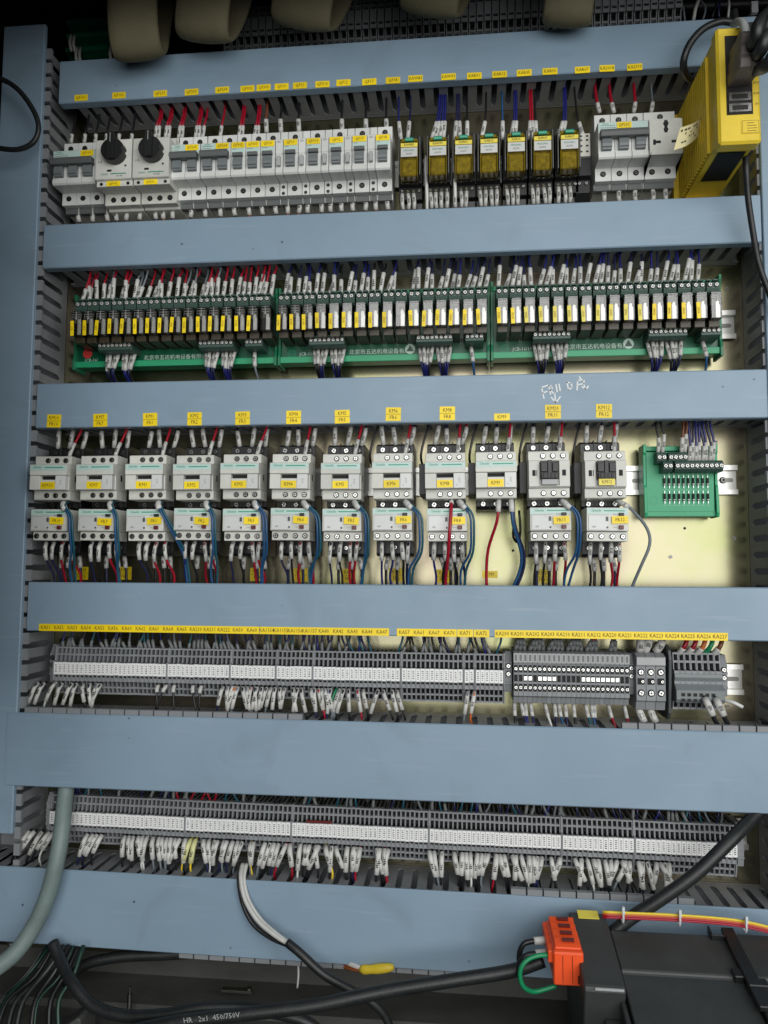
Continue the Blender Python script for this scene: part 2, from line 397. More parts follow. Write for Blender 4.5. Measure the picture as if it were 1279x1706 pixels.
D5 = hduct('tall grey wiring duct between the two terminal rows', -.534, .40, 1.1462, 1.2305, -.0745, .001, lambda x: -.19 < x < .17, lambda x: True)
D6 = hduct('lowest grey wiring duct, crossed by a thick grey cable', -.60, .40, .9675, 1.0515, -.0745, .0085, lambda x: x < .05 or x > .235, lambda x: x > 0 or x < -.32)

def vfinger():
    b = MB(); p = .0094; w = .0058
    prof = [(-.008, p), (-.010, p), (-.0145, w + .001), (-.017, w), (-.066, w), (-.066, -w), (-.017, -w), (-.0145, -w - .001), (-.010, -p), (-.008, -p)]
    b.prism(prof, -.0008, .0008, 0, 'x')
    b.box(-.0028, .0045, -.0675, -.0625, -w - .001, w + .001)
    return b.mesh('finger', ['duct_grey'], .0002)
VF = vfinger()
def vduct(label, x0, x1, z0, z1, wall, cover_z0, cover_z1, yf, inset=0):
    t = thing('wiring_duct', label, 'wiring duct', ((x0 + x1) / 2, 0, z0), 'upright wiring ducts')
    w = (x1 - x0) / 2; H = z1 - z0
    b = MB(); b.box(-w + .002, w - .002, -.0025, -.0006, 0, H); b.box(-w + .001, -w + .0026, -.0085, -.0006, 0, H); b.box(w - .0026, w - .001, -.0085, -.0006, 0, H)
    obj('base', b.mesh('base', ['duct_grey']), t)
    c0, c1 = cover_z0 - z0, cover_z1 - z0
    v = w - inset
    prof = [(-v, yf + .006), (-v, yf + .001), (-v + .001, yf), (v - .001, yf), (v, yf + .001), (v, yf + .006), (v - .0015, yf + .006), (v - .0015, yf + .002), (-v + .0015, yf + .002), (-v + .0015, yf + .006)]
    obj('cover', MB().prism(prof, c0, c1, 0, 'z').mesh('cover', ['duct_cover'], .0003), t)
    n = int(H / .0188)
    for sx in (wall,):
        for i in range(n): obj('finger', VF, t, (sx * (w - .0018), 0, .0094 + i * .0188), None if sx > 0 else (0, math.pi, 0))
    return t
vduct('upright grey wiring duct along the left edge', -.582, XL - .0005, .95, 2.06, 1, 1.092, 2.085, -.0735, .0035)
vduct('upright grey wiring duct along the right edge', XR - .001, .41, .95, 2.06, -1, 1.0, 2.02, -.0725)

def rail(label, z, x0, x1):
    b = MB(); h = .0175
    prof = [(-.0004, -.0125), (-.0004, .0125), (-.0060, .0125), (-.0060, h), (-.0075, h), (-.0075, .0112), (-.0016, .0112), (-.0016, -.0112), (-.0075, -.0112), (-.0075, -h), (-.0060, -h), (-.0060, -.0125)]
    b.prism(prof, x0, x1)
    o = obj('mounting_rail', b.mesh('mounting_rail', ['rail'], .0002), None, (0, 0, z))
    x = x1 - .012
    while x > x1 - .12:
        s = MB(); s.prism([(x + .006 + .0025 * math.cos(a), .0025 * math.sin(a)) for a in [math.pi * (i / 5 - .5) for i in range(6)]] + [(x - .006 - .0025 * math.cos(a), -.0025 * math.sin(a)) for a in [math.pi * (i / 5 - .5) for i in range(6)]], -.0021, -.0016, 0, 'y')
        obj('slot', s.mesh('slot', ['steel_dark']), o); x -= .025
    return tag(o, label, 'rail', 'steel mounting rails')
rail('steel mounting rail behind the circuit breakers', 1.902, -.512, .262)
rail('steel mounting rail behind the green relay boards', 1.696, -.495, .325)
r3 = rail('steel mounting rail behind the contactors', 1.509, -.510, .322)
obj('rail_screw', MB().cyl((0, 0, 0), (0, -.0030, 0), .0042, 16, 0, .0030).cyl((0, -.0028, 0), (0, -.0034, 0), .0015, 8, 1).mesh('rail_screw', ['steel_dark', 'hole']), r3, (.3065, -.0017, 0))
rail('steel mounting rail behind the upper terminal strips', 1.2765, -.506, .322)
rail('steel mounting rail behind the lower terminal strips', 1.103, -.506, .322)

# ------------------------------------------------------------------ shared little pieces
def screw_mesh(r, m='steel', depth=.0016):
    b = MB(); b.cyl((0, .0004, 0), (0, -.0006, 0), r * 1.25, 12, 1); b.cyl((0, 0, 0), (0, -depth, 0), r, 12, 0, r * .85)
    b.box(-r * .75, r * .75, -depth - .0002, -depth + .0003, -r * .13, r * .13, 1); b.box(-r * .13, r * .13, -depth - .00025, -depth + .0003, -r * .75, r * .75, 1)
    return b.mesh('screw', [m, 'hole'])
SC22W = screw_mesh(.0023, 'screw_glint'); SC18W = screw_mesh(.0019, 'screw_glint')
SC25 = screw_mesh(.0025); SC30 = screw_mesh(.0030); SC18 = screw_mesh(.0018); SC20 = screw_mesh(.0020)
def holed_screw(r):
    b = MB(); b.cyl((0, .0005, 0), (0, -.0004, 0), r, 14, 1); b.cyl((0, 0, 0), (0, -.0008, 0), r * .55, 10, 0); b.box(-r * .5, r * .5, -.0011, -.0007, -r * .1, r * .1, 1)
    ring = [(r * math.cos(a), r * math.sin(a)) for a in [2 * math.pi * i / 14 for i in range(14)]]
    return b.mesh('screw', ['steel_dark', 'hole'])
HS = holed_screw(.0034); HSS = holed_screw(.0020)
LOGO = {}
def brand(parent, x, y, z, w=.030, h=.0034):
    k = round(w, 4)
    if k not in LOGO: LOGO[k] = MB().box(-w * .02, w * .55, -.0002, 0, -.0005, .0005).mesh('green_bar', ['teal'])
    obj('lettering', text_mesh('Schneider', h * 1.35, 'teal', .62), parent, (x - w * .24, y - .0004, z - .0003))
    obj('green_bar', LOGO[k], parent, (x, y - .0001, z))

# ------------------------------------------------------------------ row 1: circuit breakers
ZB = 1.902
def mcb(label, x0, poles, pw=.0187, tagtext=None, aux=False, bar=False, tagx=None, panel=True, group='circuit breakers in the top row'):
    W = poles * pw
    t = thing('circuit_breaker' if not aux else 'auxiliary_switch', label, 'circuit breaker' if not aux else 'switch', (x0 + W / 2, 0, ZB), group)
    b = MB()
    prof = [(-.001, -.047), (-.034, -.047), (-.036, -.041), (-.045, -.041), (-.045, -.0255), (-.068, -.0265), (-.070, -.0245), (-.070, -.0195), (-.0685, -.019), (-.0685, -.002), (-.070, .000), (-.070, .0165), (-.0685, .0178), (-.045, .0192), (-.045, .041), (-.001, .041)]
    for i in range(poles): b.prism(prof, -W / 2 + i * pw + .00025, -W / 2 + (i + 1) * pw - .00025)
    obj('body', b.mesh('body', ['mcbwhite'], .0003), t)
    d = MB()
    for i in range(poles):
        xa = -W / 2 + i * pw; d.box(xa + .0012, xa + pw - .0012, -.0375, -.030, -.0490, -.0412)
    obj('terminal_shroud', d.mesh('terminal_shroud', ['sidegrey'], .0003), t)
    if aux:
        obj('switch_lever', MB().box(-.0022, .0022, -.0735, -.066, -.017, -.005).mesh('switch_lever', ['lightgrey'], .0003), t)
        obj('screw', HSS, t, (0, -.0452, -.030)); obj('screw', HSS, t, (0, -.0452, -.038))
        obj('lettering', text_mesh('OF+', .0034, 'inkgrey'), t, (0, -.0706, .0135))
        return t
    for i in range(poles):
        xc = -W / 2 + (i + .5) * pw
        tg = MB(); w = pw * .29
        tg.prism([(-.067, -.0175), (-.0725, -.0170), (-.0750, -.011), (-.0740, -.0045), (-.067, -.003)], xc - w, xc + w)
        for k in range(3): tg.box(xc - w, xc + w, -.0750 + k * .0006, -.0735, -.0150 + k * .0035, -.0142 + k * .0035)
        obj('toggle', tg.mesh('toggle', ['midgrey'], .0003), t)
        obj('screw', HS, t, (xc, -.0452, -.0325)); obj('screw', HS, t, (xc, -.0452, .0335))
    if bar:
        bb = MB(); bb.prism([(-.070, -.0040), (-.079, -.0050), (-.081, -.001), (-.0795, .0035), (-.070, .0045)], -W / 2 + .0015, W / 2 - .0015)
        bb.prism([(-.070, .0040), (-.076, .0034), (-.075, .0062), (-.070, .0066)], -W / 2 + .008, W / 2 - .008)
        obj('handle_bar', bb.mesh('handle_bar', ['sidegrey'], .0006), t)
    else:
        bb = MB(); bb.prism([(-.070, -.003), (-.0745, -.003), (-.0745, .0015), (-.070, .002)], -W / 2 + .003, W / 2 - .003)
        obj('handle_bar', bb.mesh('handle_bar', ['sidegrey'], .0004), t)
    if panel:
        pn = obj('print_panel', MB().box(-W / 2 + .0012, W / 2 - .0012, -.0704, -.0699, .0062 if bar else .0028, .0162).mesh('print_panel', ['print_panel']), t)
        ln = MB()
        for k in range(4):
            zz = .0125 - k * .0026
            if zz > .006: ln.box(-W / 2 + .0022, -W / 2 + .0022 + rnd.uniform(.2, .42) * W, -.07055, -.0703, zz - .0003, zz + .0003)
        obj('printed_lines', ln.mesh('printed_lines', ['inkgrey']), pn)
        if W > .03: obj('lettering', text_mesh('Schneider', .0030, 'teal', .6), pn, (-W / 2 + .0085, -.0708, .0146))
    if tagtext: sticker(t, tagtext, tagx if tagx is not None else 0, -.0707, .0122, .0165, .0072, .0052)
    return t
g1 = 'circuit breakers in the top row'
mcb('three-pole white circuit breaker at the far left of the top row', -.5078, 3, tagtext='QF101', bar=True, tagx=.0165)
def motor_breaker(label, xc, tagtext):
    t = thing('motor_breaker', label, 'motor breaker', (xc, 0, ZB), 'rotary knob motor breakers')
    W = .0228
    b = MB(); prof = [(-.001, -.050), (-.040, -.050), (-.042, -.0475), (-.052, -.0475), (-.052, -.0335), (-.070, -.0350), (-.0755, -.0350), (-.0755, -.0285), (-.0795, -.0278), (-.0800, -.0265), (-.0800, .0215), (-.079, .0225), (-.060, .0232), (-.060, .032), (-.045, .033), (-.045, .041), (-.001, .041)]
    b.prism(prof, -W, W)
    obj('body', b.mesh('body', ['white'], .0005), t)
    k = MB(); n = 28; ring = []
    for i in range(n):
        a = 2 * math.pi * i / n; r = .0142 if not (abs(a) < .12 or abs(a - math.pi / 2) < .01) else .0118
        ring.append((r * math.cos(a), r * math.sin(a)))
    k.prism(ring, -.0915, -.0802, 0, 'y')
    k.prism([(-.0045, -.0122), (.0045, -.0122), (.0040, .0185), (.0022, .0195), (-.0022, .0195), (-.0040, .0185)], -.0965, -.0900, 0, 'y')
    k.box(-.0006, .0006, -.0969, -.0964, .006, .018, 1)
    obj('rotary_knob', k.mesh('rotary_knob', ['black', 'lightgrey'], .0005), t, (.003, 0, .0035))
    brand(t, -.002, -.0804, -.0215, .034, .0026)
    m = MB(); m.box(-.0075, -.002, -.0806, -.0799, -.0185, -.0162); m.box(.0145, .0168, -.0806, -.0799, -.0128, -.0108)
    obj('test_slot', m.mesh('test_slot', ['hole']), t)
    for x, s in ((-.017, 'A'), (-.017, '5')): pass
    obj('lettering', text_mesh('1L1 3L2 5L3', .0030, 'inkgrey'), t, (-.001, -.0806, .0200)); obj('lettering', text_mesh('6 A', .0044, 'inkgrey'), t, (-.0165, -.0806, -.006))
    obj('lettering', text_mesh('GV2-ME', .0028, 'inkgrey'), t, (.008, -.0806, -.0245))
    sticker(t, tagtext, -.001, -.0758, -.0318, .0175, .0062, .0046)
    for x in (-.0165, .0175): obj('screw', HSS, t, (x, -.0757, -.0318))
    for x in (-.0115, .0015, .0145): obj('screw', HS, t, (x, -.0522, -.0405))
    return t
motor_breaker('left motor breaker with black rotary knob, beside three-pole breaker', -.4240, 'QF102')
motor_breaker('right motor breaker with black rotary knob, beside two-pole breaker', -.3768, 'QF201')
mcb('two-pole breaker just right of the two rotary knobs', -.3560, 2, .0186, 'QF203', bar=True, tagx=.0085)
mcb('two-pole breaker second to the right of the rotary knobs', -.3180, 2, .0188, 'QF204', bar=True, tagx=.0085)
mcb('single-pole breaker directly right of the two-pole breakers', -.2802, 1, .0183, 'QF302')
mcb('single-pole breaker, second right of the two-pole breakers', -.2618, 1, .0183, 'QF303')
mcb('single-pole breaker, third right of the two-pole breakers', -.2434, 1, .0183, 'QF10')
for i, (tx, nm) in enumerate(zip(['QF11', 'QF310', 'QF12', 'QF17', 'QF18'], ['leftmost', 'second', 'third', 'fourth', 'rightmost'])):
    x = -.2247 + i * .02795
    q = {'leftmost': 'leftmost', 'rightmost': 'rightmost'}.get(nm, nm)
    mcb('%s slim auxiliary switch of the five between single-pole breakers' % q, x, 1, .0092, aux=True, group='slim auxiliary switches')
    mcb('%s of the five breakers that have slim auxiliary switches' % q, x + .0094, 1, .0184, tx)
mcb('three-pole breaker beside the power socket at the right', .1562, 3, .0190, 'QF202', bar=True, tagx=.001)
def outlet():
    t = thing('power_socket', 'white rail-mounted power socket between breaker and yellow module', 'socket', (.2315, 0, ZB))
    b = MB(); W = .0178
    b.prism([(-.001, -.047), (-.034, -.047), (-.036, -.041), (-.045, -.041), (-.045, -.0255), (-.068, -.0265), (-.001, -.0265)], -W, W); b.prism([(-.001, -.0266), (-.070, -.0266), (-.070, .0178), (-.045, .0192), (-.045, .041), (-.001, .041)], -W, W)
    obj('body', b.mesh('body', ['mcbwhite'], .0003), t)
    obj('face_plate', MB().box(-W - .0005, W + .0005, -.0735, -.0702, -.0268, .0150).mesh('face_plate', ['white'], .0004), t)
    h = MB()
    h.cyl((0, -.0740, .0095), (0, -.0730, .0095), .0030, 12); h.cyl((0, -.0740, .0025), (0, -.0730, .0025), .0026, 12); h.box(-.0017, .0017, -.07405, -.073, -.001, .0135)
    for s in (-1, 1):
        h.box(s * .0102 - .0042, s * .0102 + .0042, -.0740, -.0730, -.0135, -.0105); h.box(s * .0130 - .0014, s * .0130 + .0014, -.07405, -.0730, -.0152, -.0090)
    obj('socket_holes', h.mesh('socket_holes', ['hole']), t)
    for x in (-.0095, .0085): obj('screw', HS, t, (x, -.0452, -.0325))
    obj('screw', HS, t, (.001, -.0452, .0345))
    obj('terminal_shroud', MB().box(-W + .001, W - .001, -.0375, -.030, -.0490, -.0412).mesh('terminal_shroud', ['sidegrey']), t)
outlet()

# interface relays on black sockets
def sock_mesh():
    b = MB(); b.prism([(-.001, -.058), (-.026, -.058), (-.028, -.050), (-.036, -.049), (-.036, -.034), (-.045, -.033), (-.045, .022), (-.030, .024), (-.030, .036), (-.001, .036)], -.0142, .0142)
    return b.mesh('base', ['black'], .0004)
SOCK = sock_mesh()
RXS = [-.0632, -.0290, .0014, .0312, .0630, .0935, .1245]
CLIP = MB().box(-.0008, .0008, -.060, -.040, -.030, .018).mesh('side_clip', ['steel_dark'], .0003)
RCOV = MB().box(-.0105, .0105, -.0655, -.0455, -.0345, .0125).mesh('cover', ['clear_amber'], .0008)
RCORE = MB().box(-.0088, .0088, -.0620, -.0460, -.0320, -.0110).mesh('coil', ['amber_core'], .0012)
RBACK = MB().box(-.0095, .0095, -.0560, -.0462, -.0100, .0110).box(-.0103, -.0096, -.0640, -.0470, -.0335, .0110).box(.0096, .0103, -.0640, -.0470, -.0335, .0110).mesh('frame', ['yellow_pale'], .0006)
RPRT = MB().box(-.0098, .0098, -.0661, -.0656, -.0105, .0006).mesh('print_panel', ['panelwhite'])
RTAG = MB().box(-.0100, .0100, -.0667, -.0656, .0012, .0062).mesh('name_tag', ['yellow_pale'], .0002)
RLAT = MB().prism([(-.052, .0088), (-.0672, .0085), (-.068, .0115), (-.064, .0145), (-.052, .0150)], -.0052, .0052).mesh('latch', ['teal'], .0006)
RTXT = ['KAW83', 'KAW93', 'KAR01', 'KAR12', 'KAR05', 'KAR03', 'KAR07']
for i, x in enumerate(RXS):
    s = thing('relay_socket', '%s black relay socket from the left in the top row' % nth(i + 1), 'relay socket', (x, 0, ZB), 'black relay sockets in the top row')
    obj('base', SOCK, s)
    for k in range(4):
        obj('screw', SC18, s, (-.0102 + k * .0068, -.0362, -.0385)); obj('screw', SC18, s, (-.0102 + k * .0068, -.0302, .030))
    for k in range(2): obj('screw', SC18, s, (-.0034 + k * .0068, -.0284, -.0525))
    for sx in (-1, 1): obj('side_clip', CLIP, s, (sx * .0125, 0, 0))
    r = thing('plug_in_relay', '%s yellowish clear relay with green latch from the left, top row' % nth(i + 1), 'relay', (x, 0, ZB), 'clear yellowish relays in the top row')
    obj('coil', RCORE, r); obj('frame', RBACK, r); obj('cover', RCOV, r)
    p = obj('print_panel', RPRT, r); obj('lettering', text_mesh('MY2N 24VDC', .0030, 'teal', .7), p, (0, -.0666, -.003)); obj('lettering', text_mesh('5A 250V', .0030, 'inkgrey', .7), p, (0, -.0666, -.0072))
    p = obj('name_tag', RTAG, r); obj('lettering', text_mesh(RTXT[i], .0042, 'inkbrown'), p, (0, -.0672, .0037)); obj('latch', RLAT, r)
t = thing('relay_socket', 'empty narrow relay socket with white top beside three-pole breaker', 'relay socket', (.1435, 0, ZB))
obj('base', MB().prism([(-.001, -.058), (-.026, -.058), (-.036, -.049), (-.036, -.034), (-.045, -.033), (-.045, -.012), (-.001, -.012)], -.0085, .0085).mesh('base', ['black'], .0004), t)
b = MB().box(-.0072, .0072, -.050, -.001, -.0118, .0165); 
obj('top_block', b.mesh('top_block', ['offwhite'], .0005), t)
h = MB()
for a in (-.0036, .0036):
    for c in (-.006, .001, .008, .013): h.box(a - .0014, a + .0014, -.0504, -.0498, c - .0010, c + .0010)
obj('contact_holes', h.mesh('contact_holes', ['ink']), t)
for x in (-.0040, .0040): obj('screw', SC18, t, (x, -.0362, -.0385)); obj('screw', SC18, t, (x, -.0284, -.0525))

# yellow module
def yellow_module():
    t = thing('yellow_module', 'tall yellow ribbed control module at the upper right', 'control module', (.2860, 0, 1.902))
    x0, x1, z0, z1 = -.0220, .0205, -.0605, .0665
    b = MB(); b.box(x0 + .0015, x1 - .0015, -.132, -.001, z0 + .006, z1 - .004)
    for i in range(17):
        y = -.118 + i * .0068
        b.box(x0 - .0018, x0 + .0017, y, y + .0036, z0 + .008, z1 - .010)
    obj('case', b.mesh('case', ['fanuc'], .0003), t)
    b = MB(); b.box(x0, x1, -.150, -.1325, z0, z1)
    obj('front_cover', b.mesh('front_cover', ['fanuc'], .0025), t)
    b = MB(); b.box(x0 + .0085, x1 - .0080, -.1506, -.1490, -.0300, .0560)
    obj('connector_recess', b.mesh('connector_recess', ['hole']), t)
    for zc in (-.0115, -.0235):
        s = MB(); s.prism([(-.0120, zc - .0048), (.0105, zc - .0048), (.0105, zc + .0048), (-.0120, zc + .0048)], -.1525, -.1495, 0, 'y')
        c = obj('connector', s.mesh('connector', ['steel'], .0004), t); obj('connector_core', MB().box(-.0085, .0070, -.1530, -.1500, zc - .0026, zc + .0022).mesh('connector_core', ['coil'], .0003), c)
    for i, (zc, dx) in enumerate(((.006, 0), (.0185, .001), (.031, .002))):
        p = MB(); p.prism([(-.1500, zc - .0058), (-.1860, zc - .0090), (-.1900, zc - .002), (-.1860, zc + .0045), (-.1500, zc + .0058)], -.0125 + dx, .0100 + dx)
        p.box(-.0015 + dx, .0010 + dx, -.1905, -.1800, zc - .0095, zc + .005, 1)
        obj('cable_plug', p.mesh('cable_plug', ['plug_dark', 'midgrey'], .0010), t)
    obj('top_plug', MB().box(-.002, .0115, -.172, -.150, .0415, .0545).mesh('top_plug', ['coil'], .0006), t)
    obj('bottom_opening', MB().box(x0 + .008, x1 - .006, -.122, -.062, z0 + .0052, z0 + .0062).mesh('bottom_opening', ['hole']), t)
    obj('base_foot', MB().box(x0 - .001, x1 - .004, -.022, -.001, z0 - .004, z0 + .0058).mesh('base_foot', ['fanuc'], .0003), t)
    obj('rear_flange', MB().box(x0 - .0075, x0 + .0015, -.0085, -.001, z0 + .004, z1 - .008).mesh('rear_flange', ['fanuc'], .0003), t)
    lb = obj('rating_label', MB().box(.0005, .0185, -.1506, -.1499, -.0510, -.0365).mesh('rating_label', ['fanuc']), t)
    ln = MB()
    for a, bq, c, d in ((.0015, .0178, -.0373, -.0371), (.0015, .0178, -.0505, -.0503), (.0015, .0017, -.0505, -.0371), (.0176, .0178, -.0505, -.0371)): ln.box(a, bq, -.1509, -.1505, c, d)
    for k in range(4): ln.box(.0060, .0060 + rnd.uniform(.006, .010), -.1509, -.1505, -.0400 - k * .0028, -.0395 - k * .0028)
    obj('printed_lines', ln.mesh('printed_lines', ['inkbrown']), lb)
    for k, s in enumerate(('JD1A', 'JD1B', 'CP1')): obj('lettering', text_mesh(s, .0032, 'inkbrown'), t, (.0166, -.1506, .0035 - k * .0115))
yellow_module()
pts = smooth_path([U(1172, 205, -.085), U(1158, 217, -.105), U(1146, 224, -.115), U(1128, 230, -.118)], 4)
b = MB()
hv = Vector((.004, 0, .0135)); k = len(pts)
vv = [p + hv * .85 for p in pts] + [p - hv for p in pts] + [p + hv * .85 + Vector((0, .0006, 0)) for p in pts] + [p - hv + Vector((0, .0006, 0)) for p in pts]
ff = []
for i in range(k - 1): ff += [(i, i + 1, k + i + 1, k + i), (2 * k + i, 3 * k + i, 3 * k + i + 1, 2 * k + i + 1), (i, 2 * k + i, 2 * k + i + 1, i + 1), (k + i, k + i + 1, 3 * k + i + 1, 3 * k + i)]
ff += [(0, k, 3 * k, 2 * k), (k - 1, 3 * k - 1, 4 * k - 1, 2 * k - 1)]
tg = tag(obj('paper_tag', b.add(vv, ff).mesh('paper_tag', ['tag_cloth'], smooth=False)), 'cream paper tag with handwriting stuck to the yellow module side', 'tag')
sc = MB()
for k2 in range(26):
    f = rnd.uniform(.25, .95); i = min(k - 2, int(f * (k - 1))); c = pts[i].lerp(pts[i + 1], f * (k - 1) - i) + hv * rnd.choice((-.55, -.2, .15, .5)); d = (pts[-1] - pts[0]).normalized() * .0012
    c = c + Vector((0, -.0006, 0)); u2 = hv * rnd.uniform(.04, .14)
    sc.add([c - d - u2, c + d - u2 * .2, c + d + u2, c - d + u2 * .3], [(0, 1, 2, 3)])
obj('handwriting', sc.mesh('handwriting', ['ink']), tg)

# ------------------------------------------------------------------ row 2: green relay boards
BY = -.030
PLUG2 = None
def plug_mesh(n, pitch, w):
    b = MB(); W = n * pitch / 2
    b.prism([(BY, .0020), (BY - .006, .0060), (BY - .026, .0060), (BY - .028, .0045), (BY - .028, -.0040), (BY - .024, -.0060), (BY, -.0060)], -W, W)
    for i in range(n):
        x = -W + (i + .5) * pitch
        b.prism([(x - pitch * .42, .0055), (x - pitch * .2, .0072), (x + pitch * .2, .0072), (x + pitch * .42, .0055)], BY - .0275, BY - .010, 0, 'y')
    return b.mesh('terminal_block', ['plug_green'], .0003)
TB2 = MB()
TB2.prism([(BY, .000), (BY - .030, .000), (BY - .034, .002), (BY - .036, .006), (BY - .036, .0125), (BY - .028, .016), (BY, .016)], -.0071, .0071)
TB2.box(-.0066, -.0008, BY - .0335, BY - .010, .0155, .0175); TB2.box(.0008, .0066, BY - .0335, BY - .010, .0155, .0175)
TB2 = TB2.mesh('terminal_block', ['plug_green'], .0004)
PL8 = plug_mesh(8, .00535, 0); PL4 = plug_mesh(4, .00535, 0)
KC = MB().box(-.0059, .0059, BY - .0455, BY - .0035, -.0155, .0150).mesh('cover', ['clear'], .0006)
KB = MB().box(-.0058, .0058, BY - .0360, BY - .0005, -.0225, -.0150).mesh('base', ['relay_base'], .0004)
KT = MB().box(-.0052, .0052, BY - .0400, BY - .0040, .0005, .0138).mesh('frame', ['relay_frame'], .0006)
KS = MB().prism([(-.0002, -.0140), (.0050, -.0140), (.0050, .0010), (.0036, .0018), (.0036, .0050), (.0004, .0062), (-.0002, .0040)], BY - .0425, BY - .0050, 0, 'y').mesh('coil', ['silver_foil'], .0004)
KD = MB().box(-.0054, -.0008, BY - .0420, BY - .0050, -.0145, .0000).mesh('armature', ['coil'], .0004)
pr = MB()
for k in range(3): pr.box(-.0046, .0046, BY - .0460, BY - .0455, .0128 - k * .0030, .0131 - k * .0030)
pr.box(-.0004, .0000, BY - .0460, BY - .0455, .0030, .0140)
pr.prism([(-.0016, .0045), (.0016, .0045), (0, .0068)], BY - .0460, BY - .0455, 0, 'y')
KP = pr.mesh('printed_lines', ['lightgrey'])
REDB = [True, False, False]
board_words = ['left', 'middle', 'right']
boards = [(-.4905, -.2275), (-.2262, .0320), (.0333, .3000)]
RELX = []
def relay_px():
    b1 = [U(x, 530, -.075).x for x in [127, 148, 169, 190, 210, 231, 252, 274, 295, 316, 337, 358, 378, 399, 421, 442]]
    b2 = [U(x, 528, -.075).x for x in [469.5, 491, 513, 535, 556, 577, 599, 621, 643, 667, 688.5, 712.5, 734, 757, 780, 803]]
    b3 = [U(x, 520, -.075).x for x in [837, 861, 885, 908, 933, 956, 978, 1002.5, 1026.5, 1050, 1074, 1099, 1124, 1148, 1170, 1194]]
    out = []
    for l in (b1, b2, b3):
        p = (l[-1] - l[0]) / 15
        out.append([l[0] + i * p + rnd.uniform(-.0004, .0004) for i in range(16)])
    return out
RELX = relay_px()
ZR = 1.6975
def board(i):
    x0, x1 = boards[i]; w = board_words[i]
    t = thing('relay_board', '%s green relay board with sixteen clear relays' % w, 'relay board', ((x0 + x1) / 2, 0, 1.695), 'long green relay boards')
    L = (x1 - x0) / 2
    c = MB(); c.prism([(-.008, -.040), (-.034, -.0415), (-.0345, -.034), (-.031, -.0335), (-.027, -.036), (-.012, -.036), (-.012, .042), (-.031, .042), (-.031, .0475), (-.008, .0475)], -L + .001, L - .001)
    obj('carrier', c.mesh('carrier', ['green_bright'], .0004), t)
    for s in (-1, 1): obj('end_bracket', MB().prism([(-.008, -.045), (-.037, -.045), (-.037, -.034), (-.034, -.025), (-.034, .040), (-.037, .046), (-.037, .052), (-.008, .052)], s * L - (.0032 if s > 0 else 0), s * L + (.0032 if s < 0 else 0)).mesh('end_bracket', ['green_carrier'], .0004), t)
    obj('circuit_board', MB().box(-L + .0035, L - .0035, BY, BY + .0018, -.0355, .0415).mesh('circuit_board', ['pcb']), t)
    xc = (x0 + x1) / 2
    for k, x in enumerate(RELX[i]):
        xb = max(x0 + .009, min(x1 - .009, x - xc + xc))
        tb = obj('terminal_block', TB2, t, (xb - xc, 0, .0190))
        for sx in (-.0036, .0036): obj('screw', SC22W, tb, (sx, BY - .0362, .0095))
    zt = -.0225
    def plug(px, me, n):
        p = obj('terminal_block', me, t, (U(px, 575, -.045).x - xc, 0, zt))
        for k in range(n): obj('screw', SC18W, p, ((k - (n - 1) / 2) * .00535, BY - .0281, .0008))
        return p.location.x + xc
    P = [[(199, 8), (365, 8), (427, 4)], [(547, 8), (724, 8), (790, 4)], [(917, 8), (1108, 8), (1179, 4)]][i]
    xs = [(plug(px, PL8 if n == 8 else PL4, n), n) for px, n in P]
    zz = -.0300
    if i == 0:
        obj('red_stamp', MB().cyl((-L + .0165, BY - .0003, -.0225), (-L + .0165, BY, -.0225), .0062, 16).mesh('red_stamp', ['red_logo']), t)
        obj('lettering', text_mesh('JCB-16/', .0062, 'silk', .9), t, (-L + .022, BY - .0004, -.0315))
        obj('lettering', text_mesh('\u5317\u4eac\u5e02\u4e94\u8fbe\u673a\u7535\u8bbe\u5907\u6709\u9650\u516c\u53f8', .0068, 'silk', 1.0), t, (U(296, 597, BY).x - xc, BY - .0004, -.0300))
    else:
        for r in (.0052, .0040):
            rg = MB(); nn = 18
            for q in range(nn):
                a, bq = 2 * math.pi * q / nn, 2 * math.pi * (q + .8) / nn
                rg.add([(math.cos(g) * rr, BY - .0004, math.sin(g) * rr) for g, rr in ((a, r), (bq, r), (bq, r - .0005), (a, r - .0005))], [(0, 1, 2, 3)])
            obj('logo', rg.mesh('logo', ['teal']), t, (-L + .0165, 0, -.0290))
        obj('lettering', text_mesh('IN', .0042, 'teal'), t, (-L + .0165, BY - .0005, -.0290))
        obj('lettering', text_mesh('JCB-16/10', .0062, 'silk', .9), t, (-L + .0375, BY - .0004, -.0300))
        obj('lettering', text_mesh('\u5317\u4eac\u5e02\u4e94\u8fbe\u673a\u7535\u8bbe\u5907\u6709\u9650', .0068, 'silk', 1.0), t, (U((0, 632, 993)[i], 588, BY).x - xc, BY - .0004, -.0290))
        lg = MB(); lg.cyl((0, BY - .0003, 0), (0, BY, 0), .0062, 16)
        st = obj('white_stamp', lg.mesh('white_stamp', ['silk']), t, (U((0, 683, 1047)[i], 585, BY).x - xc, 0, -.0265))
        obj('mark', MB().prism([(-.0045, -.003), (.0045, -.003), (0, .0045)], BY - .0007, BY - .0004, 0, 'y').mesh('mark', ['plug_green']), st)
    dm = MB()
    for k in range(15):
        x = RELX[i][k] - xc + .008
        if any(abs(x + xc - a) < n * .0029 for a, n in xs): continue
        dm.box(x - .0034, x + .0030, BY - .0012, BY, -.0170, -.0158); dm.box(x - .0010, x + .0010, BY - .0022, BY, -.0190, -.0150); dm.box(x + .0034, x + .0044, BY - .0010, BY, -.0192, -.0140, 1)
    o = obj('small_components', dm.mesh('small_components', ['black', 'silk']), t); o['kind'] = 'stuff'
    ka = {0: 'KA1%02d', 1: 'KA2%02d', 2: 'KA3%02d'}[i]
